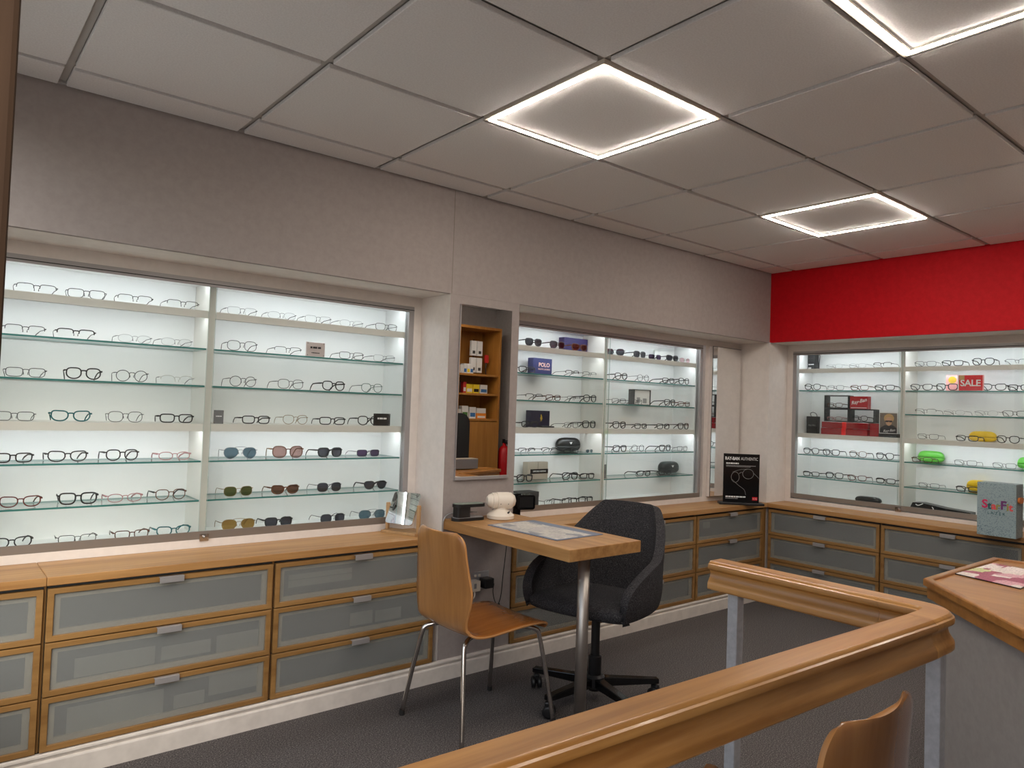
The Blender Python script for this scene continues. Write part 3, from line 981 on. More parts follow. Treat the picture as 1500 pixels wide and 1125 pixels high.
t = pack('dark navy box with a small gold horse-rider emblem on fourth shelf', 2.585, .40, SH[4], .15, .05, .100, M['navy_dark'], lid=False)
rider = [(-.006, -.022), (-.003, -.010), (-.007, -.004), (-.006, .004), (-.002, .008), (-.004, .016), (-.001, .022), (.003, .020), (.004, .012), (.009, .008), (.007, .002),
         (.011, -.004), (.006, -.010), (.003, -.022), (.001, -.012), (-.002, -.012)]
MB().prism([(x + .004, z + .056) for x, z in rider], -.0012, -.0002, 'xz').build('emblem', M['gold'], t)
pack('flat black stand lying before the gold-emblem box', 2.60, .345, SH[4] + .0005, .10, .05, .008, M['black'], lid=False, name='display_plinth', cat='stand')

def shell_case(label, x, y, z, w, d, h, mat, back=False, emblem=False, yaw=0.0):
    t = placed('glasses_case', label, 'case', x, y, z, back, yaw, 'hard glasses cases')
    def half(z0, z1, up):
        m = MB()
        n, rings = 28, 7
        vs = []
        for r in range(rings):
            a = r / (rings - 1) * PI / 2 * .98
            s, hh = math.cos(a) ** .45, math.sin(a)
            for k in range(n):
                b = 2 * PI * k / n
                c, q = math.cos(b), math.sin(b)
                e = 2 / 3.2
                vs.append((w / 2 * s * math.copysign(abs(c) ** e, c), d / 2 * s * math.copysign(abs(q) ** e, q) + d / 2, z0 + (z1 - z0) * hh))
        fs = [(r * n + k, r * n + (k + 1) % n, (r + 1) * n + (k + 1) % n, (r + 1) * n + k) for r in range(rings - 1) for k in range(n)]
        fs += [tuple(range(n)), tuple((rings - 1) * n + k for k in range(n))]
        return m.add(vs, fs)
    half(h * .42, h, 1).build('lid', mat, t, True)
    half(h * .40, 0.0, -1).build('base', mat, t, True)
    if emblem:
        e = [(-.012, .006), (-.004, .003), (0, .006), (.004, .003), (.012, .006), (.004, -.004), (0, -.008), (-.004, -.004)]
        MB().prism([(x_, z_ + h * .62) for x_, z_ in e], -.003, .004, 'xz').build('emblem', M['print_white'], t)
    return t
shell_case('black hard case with white emblem, fifth shelf of middle display', 2.878, .433, SH[5], .205, .050, .088, M['case_black'], emblem=True)
shell_case('black hard case on sixth shelf, end bay of middle display', 3.845, .385, SH[6], .195, .075, .084, M['case_black'], emblem=True)
shell_case('yellow hard case behind glasses on fourth shelf', 1.222, .433, SH[4], .155, .05, .066, M['yellow'], True)
shell_case('green hard case with brown glasses before it, nearest the divider', .922, .433, SH[5], .162, .05, .074, M['green'], True)
shell_case('green hard case farther along the fifth shelf from the divider', 1.47, .433, SH[5], .12, .05, .072, M['green'], True)
shell_case('yellow hard case on sixth shelf beside the blue glitter box', 1.205, .433, SH[6], .14, .05, .070, M['yellow'], True)
shell_case('long black case lying on the cabinet floor nearest the corner', .55, .35, SH[7], .175, .07, .045, M['case_black'], True)
put_eyewear('Sa', 2.918, .305, SH[5], (0, 0, 0), 0, 'silver aviator sunglasses before the black emblem case', 0, .42)
t = pack('beige card box with a black name band, sixth shelf', 2.595, .42, SH[6], .165, .045, .104, M['box_grey'], lid=False)
bx(-.06, .083, -.0012, -.0002, .034, .062).build('name_band', M['sign_black'], t)
text('EMPORIO ARMANI', .0125, (.012, -.0016, .048), M['print_white'], t)
bx(-.001, .001, -.0008, -.0002, .062, .103).build('seam', M['box_dark'], t)
t = pack('dark grey box on the cabinet floor by the black device', 2.49, .37, SH[7], .15, .09, .082, M['box_dark'])
# open white box with a dark lid, pale card, brown glasses support, narrow card
t = placed('open_box', 'white-faced box with black sides on third shelf', 'box', 3.49, .38, SH[3], False, 0, 'boxes inside the displays')
MB().ring((-.085, .085, 0, .104), (-.080, .080, .004, .100), -.002, .05).build('sleeve', M['box_dark'], t)
bx(-.080, .080, .004, .049, .004, .100).build('inner_box', M['white_box'], t)
bx(-.052, -.020, .0032, .0039, .012, .05).build('print', M['print_grey'], t)
bx(.010, .050, .0032, .0039, .012, .045).build('print', M['print_grey'], t)
t = placed('backing_card', 'plain white card behind the cat-eye sunglasses, top shelf', 'card', 3.82, .46, SH[1], False)
bx(-.11, .11, 0, .003, 0, .085).build('sheet', M['white_box'], t, rot=(-.08, 0, 0))
t = placed('brand_card', 'narrow grey card at the divider end of sixth shelf', 'sign', 3.066, .305, SH[6], False, 0, 'small acrylic brand cards')
bx(-.011, .011, 0, .005, 0, .088).build('plate', M['sign_grey'], t)
bx(-.013, .013, -.004, .012, 0, .003).build('foot', M['sign_grey'], t)
# red wall display
t = pack('tall black box with white print on top shelf by the corner', .105, .40, SH[1], .055, .06, .115, M['black'], True, lid=False)
fine_print(-.02, .02, .040, .006, M['print_white'], t, 5)
fine_print(-.022, .0, .012, .012, M['print_white'], t, 6)
t = placed('case_strap', 'black strap hanging beside the tall black box', 'strap', .165, .40, SH[1], True)
MB().tube(bez([(0, 0, .115), (.006, 0, .10), (.004, 0, .07), (.001, 0, .04), (.001, 0, .004)], 5), .003, 6).build('strap', M['black'], t)
# small gift bag
t = placed('gift_bag', 'small black gift bag with cord handles beside red boxes', 'bag', .135, .37, SH[4], True)
MB().prism([(-.04, 0), (.04, 0), (.042, .125), (-.042, .125)], 0, .04, 'xz').build('body', M['black'], t, bevel=.002, seg=1)
MB().tube(bez([(-.015, .02, .124), (-.022, .018, .145), (0, .012, .155), (.022, .018, .145), (.030, .02, .124)], 6), .0025, 6).build('cord_handle', M['black'], t)
text('Ray-Ban', .017, (0, -.0006, .06), M['print_grey'], t, shear=.3)
for k in range(2):
    b = pack(('lower' if k == 0 else 'upper') + ' glossy red box of two stacked under the display stand', .40 + .004 * k, .315, SH[4] + .046 * k, .33, .11, .044, M['red_lac'], True, lid=False)
    bx(-.015, .015, -.0015, .1115, -.0005 if k == 0 else -.0015, .0445).build('ribbon', M['red_bright'], b)
t = pack('small dark red box beside the two stacked red boxes', .605, .33, SH[4], .062, .08, .09, M['red_lac'], True, lid=False)
t = placed('eyewear_stand', 'black stepped stand of three open cells holding glasses', 'stand', .40, .335, SH[4] + .0915, True)
zc0 = 0.0
def cell(x0, x1, z0, z1):
    MB().ring((x0, x1, z0, z1), (x0 + .009, x1 - .009, z0 + .007, z1 - .007), 0, .07).build('cell_frame', M['black'], t)
cell(-.155, .025, 0, .095)
cell(.0255, .205, 0, .095)
cell(-.155, .025, .0955, .19)
put_eyewear('bn', .335, .31, SH[4] + .0915 + .103, (XC, 0, 0), -PI / 2, 'slim brown glasses in the upper cell of the black stand', 0, .86)
put_eyewear('pk', .335, .31, SH[4] + .0915 + .0075, (XC, 0, 0), -PI / 2, 'pink glasses in the lower cell of the stand nearest the corner', 0, .86)
put_eyewear('bo', .515, .31, SH[4] + .0915 + .0075, (XC, 0, 0), -PI / 2, 'dark round glasses in the lower cell under the red script-lettered block', 0, .86)
t = placed('brand_block', 'red block with white script standing on the black stepped stand', 'sign', .492, .34, SH[4] + .187, True)
bx(-.062, .062, 0, .05, 0, .088).build('body', M['red_card'], t, bevel=.001, seg=1)
text('Ray-Ban', .034, (0, -.0006, .052), M['print_white'], t, (PI / 2, math.radians(-14), 0), shear=.35, bold=.0004)
bx(-.055, .055, -.0008, -.0002, .006, .010).build('print', M['print_white'], t)
t = placed('portrait_card', 'framed portrait card of blond figure in dark glasses, on a black plinth', 'picture', .705, .315, SH[4], True)
bx(-.062, .062, -.004, .05, 0, .024).build('plinth', M['black'], t, bevel=.001, seg=1)
bx(-.060, .060, 0, .006, .0245, .168).build('mount', M['white_box'], t)
bx(-.056, .056, -.0010, -.0002, .029, .163).build('backdrop_print', M['print_back'], t)
def oval(cx, cz, a, b, n=20):
    return [(cx + a * math.cos(2 * PI * k / n), cz + b * math.sin(2 * PI * k / n)) for k in range(n)]
MB().prism([(-.056, .029), (.056, .029), (.056, .062), (.030, .082), (-.022, .082), (-.05, .065)], -.0016, -.0011, 'xz').build('jacket_print', M['print_dark'], t)
MB().prism(oval(.004, .128, .033, .030), -.0022, -.0017, 'xz').build('hair_print', M['hair'], t)
MB().prism(oval(.004, .108, .021, .030), -.0028, -.0023, 'xz').build('face_print', M['skin'], t)
MB().prism([(-.019, .113), (.027, .113), (.025, .102), (.008, .102), (.004, .108), (0, .102), (-.017, .102)], -.0034, -.0029, 'xz').build('glasses_print', M['print_dark'], t)
text('Ray-Ban', .024, (.006, -.003, .045), M['print_white'], t, (PI / 2, math.radians(-8), 0), shear=.35)
# SALE cards
t = placed('sale_card', 'bright red SALE card on second shelf under the red wall', 'sign', 1.200, .302, SH[2], True)
bx(-.072, .072, 0, .004, 0, .096).build('plate', M['sale'], t)
bx(-.072, -.066, -.001, -.0001, 0, .096).build('border', M['white_box'], t)
bx(.066, .072, -.001, -.0001, 0, .096).build('border', M['sale_pink'], t)
bx(-.063, -.034, -.001, -.0001, .066, .094).build('corner_print', M['hair'], t)
text('SALE', .056, (-.001, -.0006, .045), M['print_white'], t, bold=.0012, spacing=.95)
t = placed('sale_leaflet', 'pale pink leaflet standing behind glasses beside the SALE card', 'sign', 1.083, .36, SH[2], True)
bx(-.043, .043, 0, .003, 0, .100).build('sheet', M['sale_pink'], t)
MB().prism(oval(-.006, .07, .024, .022), -.0008, -.0001, 'xz').build('print', M['gold'], t)
# folded black cord case at the bottom
t = placed('strap_pouch', 'flat black pouch with white mark on the cabinet floor', 'pouch', 1.01, .33, SH[7], True)
MB().prism([(-.17, 0), (.19, 0), (.19, .020), (.04, .030), (-.10, .048), (-.15, .046)], 0, .09, 'xz').build('body', M['case_black'], t, bevel=.003)
MB().tube(bez([(-.13, -.002, .036), (-.115, -.003, .030), (-.10, -.003, .036), (-.085, -.003, .044)], 5), .003, 6).build('white_mark', M['print_white'], t)
MB().tube(bez([(-.035, -.002, .006), (-.022, -.003, .016), (-.03, -.003, .030)], 5), .0025, 6).build('white_mark', M['print_white'], t)

# ------------------------------------------------------------------ mirrors on the wall
t = thing('wall_mirror', 'tall narrow wall mirror on the grey pillar above the table', 'mirror', (1.844, 0, 0))
bx(-.159, .159, -.008, -.0005, .956, 1.792).build('glass', M['mirror'], t)
bx(-.163, .166, -.016, -.0005, .940, .956).build('bottom_rail', M['alu'], t, bevel=.001, seg=1)
bx(-.1625, -.1595, -.010, -.0005, .956, 1.792).build('edge_strip', M['alu'], t)
t = thing('pier_mirror', 'narrow frameless mirror in the recess behind the black poster stand', 'mirror', (4.236, .25, 0))
bx(-.1735, .173, -.030, -.026, .716, 1.787).build('glass', M['mirror'], t)
bx(-.1735, .173, -.0258, -.0005, .716, 1.787).build('backing_panel', M['white'], t)
MB().ring((-.1755, .1755, .714, 1.7905), (-.1737, .1732, .7158, 1.7872), -.0285, -.0255).build('edge_strip', M['black'], t)

# ------------------------------------------------------------------ table
t = thing('table', 'oak peninsula table on one steel leg, fixed to the pillar', 'table', (1.63, 0, 0))
bx(0, .415, -.862, -.0005, .712, .760).build('table_top', M['oak_y'], t, bevel=.002)
MB().lathe([(.0245, 0), (.0245, .712)], (.180, -.765, 0), 'z', 32).build('leg', M['steel'], t, True)
t.children[1].modifiers.new('e', 'EDGE_SPLIT')
MB().lathe([(.030, .706), (.045, .709), (.045, .712)], (.180, -.765, 0), 'z', 32).build('mounting_plate', M['steel'], t)

t = thing('desk_mat', 'printed blue-grey desk mat lying on the oak table', 'mat', (1.851, -.47, .7602), math.radians(2))
bx(-.142, .142, -.222, .222, 0, .003).build('sheet', M['mat_border'], t)
bx(-.126, .085, -.208, .208, .003, .0034).build('print', M['mat_print'], t)

t = thing('wireless_charger', 'black two-tier charger stand on the table', 'charger', (1.712, -.085, .7602), math.radians(-4))
MB().prism(rrect(-.085, .085, -.032, .032, .031, 8), 0, .014, 'xy').build('base', M['black'], t, bevel=.003)
MB().prism(rrect(-.080, .080, -.028, .028, .027, 8), .0141, .0158, 'xy').build('base_pad', M['socket'], t)
MB().prism(rrect(-.072, .002, -.026, .026, .012, 5), .0159, .064, 'xy').build('column', M['black'], t)
MB().prism(rrect(-.082, .088, -.033, .033, .032, 8), .0641, .078, 'xy').build('upper_deck', M['black'], t, bevel=.003)
MB().prism(rrect(-.076, .080, -.029, .029, .028, 8), .0781, .0795, 'xy').build('sheen_sheet', M['green_sheen'], t)  # grey-green sheet paints a reflection onto the black upper deck
t = thing('charging_cable', 'pale cable curling over the table edge behind the charger', 'cable', (0, 0, 0))
MB().tube(bez([(1.80, -.045, .785), (1.74, -.030, .790), (1.66, -.018, .785), (1.626, -.016, .765), (1.620, -.014, .72), (1.622, -.012, .60), (1.66, -.012, .50), (1.74, -.012, .44)], 8), .0028, 8).build('cord', M['socket'], t, True)

t = thing('novelty_lamp', 'cream capsule-shaped lamp on a conical foot, on the table', 'lamp', (1.884, -.118, .7602), math.radians(-22))
MB().lathe([(.060, .0), (.066, .003), (.067, .018), (.046, .036), (.028, .046), (.026, .060)], (0, 0, 0), 'z', 32).build('foot', M['plastic_white'], t, True)
MB().lathe([(.0, -.072), (.020, -.071), (.031, -.060), (.033, -.050), (.033, -.047), (.038, -.046), (.039, -.030), (.036, -.028), (.036, -.024), (.041, -.023), (.041, .038), (.039, .040),
            (.039, .050), (.034, .054), (.026, .066), (.012, .072), (0, .073)], (0, 0, .086), 'x', 32).build('body', M['plastic_white'], t, True)
for o in t.children:
    o.modifiers.new('e', 'EDGE_SPLIT').split_angle = math.radians(40)
MB().tube([(.022, -.044, .030), (.029, -.050, .040)], [.005, .003], 8).build('toggle_switch', M['black'], t)
MB().lathe([(.0022, 0), (.0022, .002)], (-.012, -.040, .074), 'y', 8).build('screw', M['black'], t)
MB().lathe([(.0022, 0), (.0022, .002)], (.026, -.040, .074), 'y', 8).build('screw', M['black'], t)

t = thing('card_terminal', 'black device on an upright stand beside the cream lamp', 'device', (2.138, .06, .6802), math.radians(-18))
bx(-.03, .03, -.03, .05, 0, .012).build('base', M['black'], t, bevel=.002)
bx(-.022, .020, 0, .03, .012, .168).build('upright', M['black_gloss'], t, bevel=.003)
MB().prism(rrect(-.008, .092, .085, .162, .014), -.022, .04, 'xz').build('head', M['black_gloss'], t, bevel=.004)
bx(.004, .080, -.0235, -.0222, .097, .150).build('screen', M['black'], t)

t = thing('table_mirror', 'tilting square mirror on a bamboo stand', 'mirror', (1.497, .145, .6802), math.radians(-66))
bx(-.098, .098, -.040, .040, 0, .012).build('base', M['pale_wood'], t, bevel=.001)
for s in (-1, 1):
    bx(s * .089 - .007, s * .089 + .007, -.008, .008, .012, .140).build('upright', M['pale_wood'], t, bevel=.001)
    MB().lathe([(.006, 0), (.006, .018)], (s * .089 - .009, 0, .120), 'x', 12).build('pivot_knob', M['pale_wood'], t)
MB().prism(rrect(-.077, .077, -.080, .080, .014), 0, .006, 'xz').build('mirror_plate', M['mirror'], t, loc=(0, -.003, .120), rot=(math.radians(-28), 0, 0))

t = thing('poster_stand', 'black eyewear poster on a flat base in the corner', 'poster', (4.128, .012, .6802), math.radians(-45))
bx(-.152, .152, -.035, .045, 0, .016).build('base', M['black'], t, bevel=.003)
bx(-.122, .122, .0, .012, .016, .352).build('panel', M['black_gloss'], t, bevel=.001, seg=1)
text('RAY-BAN', .030, (-.064, -.0006, .318), M['print_white'], t, bold=.0010, xs=.78)
text('AUTHENTIC', .030, (.052, -.0006, .318), M['print_white'], t, xs=.70, bold=-.0002)
fine_print(-.105, -.02, .285, .009, M['print_white'], t, 7)
fine_print(-.105, .095, .270, .0045, M['print_grey'], t, 8)
fine_print(-.105, .06, .263, .0035, M['print_grey'], t, 9)
fine_print(-.105, .03, .054, .009, M['print_white'], t, 10)
fine_print(-.105, -.02, .042, .0045, M['print_grey'], t, 11)
bx(.076, .110, -.0010, -.0002, .034, .056).build('red_logo', M['sale'], t)
text('Ray-Ban', .009, (.093, -.0014, .045), M['print_white'], t, shear=.3)
lo = MB()
lo.tube([(x, -.001, z) for x, z in oval(.045, .215, .037, .034, 24)], .0011, 5, closed=True)
lo.tube([(x, -.001, z) for x, z in oval(-.042, .190, .027, .036, 24)], .0011, 5, closed=True)
lo.tube(bez([(-.016, -.001, .214), (-.004, -.001, .224), (.010, -.001, .222)], 6), .0011, 5)
lo.tube(bez([(-.060, -.001, .225), (-.010, -.001, .243), (.04, -.001, .249)], 6), .0009, 5)
lo.tube(bez([(.080, -.001, .222), (.100, -.001, .205), (.120, -.001, .185)], 6), .0011, 5)
lo.tube(bez([(-.065, -.001, .175), (-.02, -.001, .135), (.02, -.001, .105), (.032, -.001, .070)], 6), .0011, 5)
lo.build('line_drawing', M['print_grey'], t)

t = thing('display_box', 'blue-grey glitter box with rainbow lettering on the red-wall worktop', 'box', (4.308, -1.474, .6802), -PI / 2)
bx(-.094, .094, 0, .115, 0, .293).build('body', M['glitter'], t, bevel=.001, seg=1)
for ch, dx, mt in (('S', -.056, 'magenta'), ('t', -.033, 'teal_letter'), ('a', -.012, 'coral'), ('r', .008, 'olive'), ('F', .034, 'purple'), ('i', .054, 'olive'), ('t', .069, 'coral')):
    text(ch, .064 if ch in 'SF' else .054, (dx, -.0008, .172 if ch in 'SF' else .165), M[mt], t, bold=.0018)
text('LAZER', .022, (0, -.0006, .125), M['teal_letter'], t, spacing=1.5)
hd = MB().prism(rrect(-.03, .03, .195, .225, .013), 0.0, .006, 'yz')
MB().prism([(y + .055, z) for y, z in rrect(-.035, .035, .190, .222, .015)], .0942, .104, 'yz').build('handle', M['orange'], t, bevel=.003)

# wall socket with plugs
t = thing('wall_socket', 'double steel wall socket on the grey pillar under the table', 'socket', (1.838, 0, .443))
bx(-.073, .073, -.009, -.0005, -.043, .043).build('plate', M['socket'], t, bevel=.002)
for s in (-1, 1):
    bx(s * .012 - .006, s * .012 + .006, -.012, -.009, .020, .032).build('switch', M['plastic_white'], t)
t = thing('plug_adapter', 'white plug adapter pushed into the wall socket', 'plug', (1.805, -.0095, .432))
bx(-.030, .022, -.045, 0, -.028, .022).build('body', M['plastic_white'], t, bevel=.003)
bx(-.018, -.004, -.0465, -.0452, -.012, .012).build('port', M['print_grey'], t)
t = thing('power_adapter', 'black power adapter in the wall socket beside the white one', 'plug', (1.872, -.0095, .436))
bx(-.022, .030, -.055, 0, -.024, .024).build('body', M['black'], t, bevel=.004)
MB().tube([(.028, -.03, -.004), (.046, -.032, -.012)], [.007, .004], 8).build('strain_relief', M['black'], t)
t = thing('white_cord', 'white cord looping down from the white adapter', 'cable', (0, 0, 0))
MB().tube(bez([(1.805, -.035, .404), (1.80, -.04, .375), (1.765, -.035, .355), (1.735, -.03, .335), (1.74, -.02, .318), (1.765, -.02, .325)], 8), .0035, 8).build('cord', M['plastic_white'], t, True)
t = thing('black_cord', 'thin black cord from the black adapter up to the table', 'cable', (0, 0, 0))
MB().tube(bez([(1.918, -.042, .424), (1.915, -.04, .39), (1.93, -.035, .345), (1.955, -.03, .315), (1.975, -.03, .36), (1.985, -.028, .45), (2.0, -.025, .56), (2.015, -.025, .711)], 8), .0022, 6).build('cord', M['black'], t, True)
MB().tube([(1.945, -.032, .313), (1.965, -.032, .318)], .005, 6).build('cable_tie', M['black'], t)

# ------------------------------------------------------------------ plywood chairs
def ply_chair(label, loc, rz, wood_m, seat_m):
    """local +x is the way the chair faces; origin on the floor under the seat centre."""
    t = thing('plywood_chair', label, 'chair', loc, rz)
    prof = [(.232, .372, .150), (.222, .392, .172), (.185, .408, .186), (.09, .412, .193), (-.02, .405, .195), (-.10, .398, .190), (-.155, .402, .180), (-.188, .425, .170),
            (-.203, .468, .172), (-.208, .52, .186), (-.212, .57, .192), (-.220, .63, .184), (-.228, .70, .172), (-.236, .765, .166), (-.240, .800, .160)]
    th = .011
    pts = bez([(a, 0, b) for a, b, c in prof], 3)
    ws = [v.x for v in bez([(c, 0, 0) for a, b, c in prof], 3)]
    RC = .045
    end, wend = pts[-1].copy(), ws[-1]
    while (end - pts[-1]).length < RC + .002:
        pts.pop()
        ws.pop()
    w0_ = ws[-1]
    base_p = pts[-1].copy()
    span = (end - base_p).length
    for k in range(1, 6):
        f = k / 5 * (span - RC) / span
        pts.append(base_p.lerp(end, f)); ws.append(w0_ + (wend - w0_) * f)
    for k in range(1, 9):
        a = PI / 2 * k / 8
        f = 1 - RC * (1 - math.sin(a)) / span
        pts.append(base_p.lerp(end, f)); ws.append((w0_ + (wend - w0_) * f) - RC * (1 - math.cos(a)) * .95)
    n = 14
    def sheet(i0, i1, name, mat, round_end=None):
        rows = list(range(i0, i1 + 1))
        vs = []
        for i in rows:
            p = pts[i]
            a = pts[max(i - 1, 0)]
            b = pts[min(i + 1, len(pts) - 1)]
            tg = (b - a).normalized()
            nr = Vector((tg.z, 0, -tg.x))
            for k in range(n + 1):
                s = k / n * 2 - 1
                w = ws[i]
                dish = 0.016 * s * s if p.z < .43 else -0.022 * s * s * min(1, (p.z - .43) / .15)
                q = p.copy()
                if p.z < .43:
                    q.z += dish * (.4)
                else:
                    q.x -= dish
                drop = 0.0
                vs.append((q.x, w * s, q.z + drop))
        m = MB()
        nn = n + 1
        m.add(vs, [(r * nn + k, r * nn + k + 1, (r + 1) * nn + k + 1, (r + 1) * nn + k) for r in range(len(rows) - 1) for k in range(n)])
        o = m.build(name, [mat, M['ply_edge']], t, True)
        sd = o.modifiers.new('solid', 'SOLIDIFY')
        sd.thickness = th
        sd.offset = 0
        sd.use_rim = True
        sd.material_offset_rim = 1
        bv = o.modifiers.new('bev', 'BEVEL')
        bv.width = .002
        bv.segments = 1
        bv.limit_method = 'ANGLE'
        bv.angle_limit = math.radians(50)
        return o
    split = 7 * 3 - 1
    sheet(0, split, 'seat', seat_m)
    sheet(split, len(pts) - 1, 'backrest', wood_m, True)
    for sx, sy in ((1, 1), (1, -1), (-1, 1), (-1, -1)):
        foot = (.232, .215) if sx > 0 else (-.232, .215)
        top = (.195, .155) if sx > 0 else (-.190, .150)
        fx, fy = foot[0], foot[1] * sy
        tx, ty = top[0], top[1] * sy
        m = MB().tube(bez([(fx, fy, .008), (fx + (tx - fx) * .5, fy + (ty - fy) * .5, .19), (tx, ty, .345), (tx - sx * .012, ty - sy * .008, .376), (tx - sx * .05, ty - sy * .030, .389), (tx - sx * .11, ty - sy * .05, .389)], 5), .0095, 12)
        leg = m.build('leg', M['chrome'], t, True)
        MB().lathe([(.0105, 0), (.0115, .004), (.0105, .022)], (fx, fy, 0), 'z', 12).build('foot_cap', M['rubber'], leg)
    bx(-.09, .09, -.11, .11, .384, .394).build('mounting_plate', M['black'], t)
    return t
ply_chair('light plywood chair with chrome legs at the oak table', (1.532, -.445, 0), 0, M['ply'], M['ply_seat'])
ply_chair('brown plywood chair pushed under the handrail, its back showing', (0.972, -2.075, 0), PI / 2, M['ply_brown'], M['ply_brown'])
ply_chair('brown plywood chair of which only a back corner shows, below the handrail', (0.435, -2.03, 0), PI / 2, M['ply_brown'], M['ply_brown'])

# ------------------------------------------------------------------ charcoal swivel armchair
def armchair(loc, rz):
    t = thing('swivel_armchair', 'charcoal fabric swivel armchair on a black five-star base behind the table', 'chair', loc, rz)
    half = [(-.255, 0), (-.252, .09), (-.235, .165), (-.185, .232), (-.09, .268), (.03, .277), (.14, .272), (.215, .258), (.232, .250)]
    top = [.850, .848, .838, .745, .655, .625, .590, .530, .42]
    lean = [.075, .075, .070, .045, .02, .008, 0, 0, 0]
    pl = bez([(a, b, 0) for a, b in half], 4)
    tp = [v.x for v in bez([(a, 0, 0) for a in top], 4)]
    ln = [v.x for v in bez([(a, 0, 0) for a in lean], 4)]
    full = [(p.x, -p.y, h, l) for p, h, l in zip(pl[::-1], tp[::-1], ln[::-1])][:-1] + [(p.x, p.y, h, l) for p, h, l in zip(pl, tp, ln)]
    R = 9
    vs = []
    for r in range(R):
        f = r / (R - 1)
        for (x, y, h, l) in full:
            z0 = .432 + .02 * max(0, -x / .25)
            z = z0 + (h - z0) * f
            g = min(1, max(0, (z - .36) / .16))
            s = .84 + .16 * math.sin(g * PI / 2)
            g2 = max(0, (z - .58) / .22)
            tap = 1 - .02 * g2
            vs.append((x * s - l * g2, y * s * tap, z))
    n = len(full)
    m = MB().add(vs, [(r * n + k, r * n + k + 1, (r + 1) * n + k + 1, (r + 1) * n + k) for r in range(R - 1) for k in range(n - 1)])
    sh = m.build('shell', M['fabric'], t, True)
    sd = sh.modifiers.new('s', 'SOLIDIFY')
    sd.thickness = .042
    sd.offset = -1
    bv = sh.modifiers.new('b', 'BEVEL')
    bv.width = .014
    bv.segments = 3
    bv.limit_method = 'ANGLE'
    bv.angle_limit = math.radians(50)
    # seat pad
    out = [(-.19, 0), (-.18, .10), (-.13, .18), (0, .225), (.13, .232), (.208, .226), (.236, .11), (.240, 0)]
    po = [v for v in bez([(a, b, 0) for a, b in out], 4)]
    ring = [(p.x, p.y) for p in po] + [(p.x, -p.y) for p in po[-2:0:-1]]
    vs = []
    lv = [(.422, .93), (.428, .97), (.444, 1.0), (.462, 1.0), (.474, .95), (.480, .80), (.482, .45)]
    for z, s in lv:
        vs += [(x * s, y * s, z) for x, y in ring]
    k_ = len(ring)
    m = MB().add(vs, [(r * k_ + k, r * k_ + (k + 1) % k_, (r + 1) * k_ + (k + 1) % k_, (r + 1) * k_ + k) for r in range(len(lv) - 1) for k in range(k_)])
    m.add(vs[:k_], [tuple(range(k_))]).add(vs[-k_:], [tuple(range(k_))])
    m.build('seat_pad', M['fabric'], t, True)
    MB().lathe([(.026, .05), (.030, .06), (.030, .20), (.026, .205), (.0195, .206), (.0195, .396)], (0, 0, 0), 'z', 24).build('gas_column', M['black'], t, True).modifiers.new('e', 'EDGE_SPLIT')
    bx(-.09, .09, -.07, .07, .395, .419).build('seat_plate', M['black'], t, bevel=.003)
    MB().tube([(.02, -.06, .400), (.04, -.20, .39)], .006, 8).build('lever', M['black'], t)
    MB().lathe([(.034, .062), (.046, .070), (.046, .112), (.036, .122)], (0, 0, 0), 'z', 24).build('hub', M['black'], t, True).modifiers.new('e', 'EDGE_SPLIT')
    return t
ac = armchair((2.075, -.59, 0), math.radians(196))
BASE_ANG = [113, 183, 257, 330, 45]
for a in BASE_ANG:
    aa = math.radians(a) - math.radians(196)
    c, s = math.cos(aa), math.sin(aa)
    m = MB()
    w0, w1 = .022, .017
    vs = []
    for d, w, z0, z1 in ((.035, w0, .070, .110), (.300, w1, .072, .094)):
        for sg, z in ((-1, z0), (1, z0), (1, z1), (-1, z1)):
            vs.append((d * c - sg * w * s, d * s + sg * w * c, z))
    m.add(vs, [(0, 1, 2, 3), (7, 6, 5, 4), (0, 4, 5, 1), (1, 5, 6, 2), (2, 6, 7, 3), (3, 7, 4, 0)])
    lg = m.build('leg', M['black_gloss'], ac, bevel=.003)
    cs = bx(-.012, .012, -.020, .016, .036, .066).build('caster', M['black'], lg, loc=(.285 * c, .285 * s, 0), rot=(0, 0, aa + .6), bevel=.006)
    for sg in (-1, 1):
        # both wheels of a caster stay one part with the hood: joined below
        pass
    wm = MB().lathe([(.016, -.024), (.026, -.022), (.027, -.008), (.020, -.004), (.008, -.003), (.008, .003), (.020, .004), (.027, .008), (.026, .022), (.016, .024)], (0, 0, .027), 'x', 20)
    wm.build('wheel', M['black'], lg, True, loc=(.285 * c, .285 * s, 0), rot=(0, 0, aa + .6))

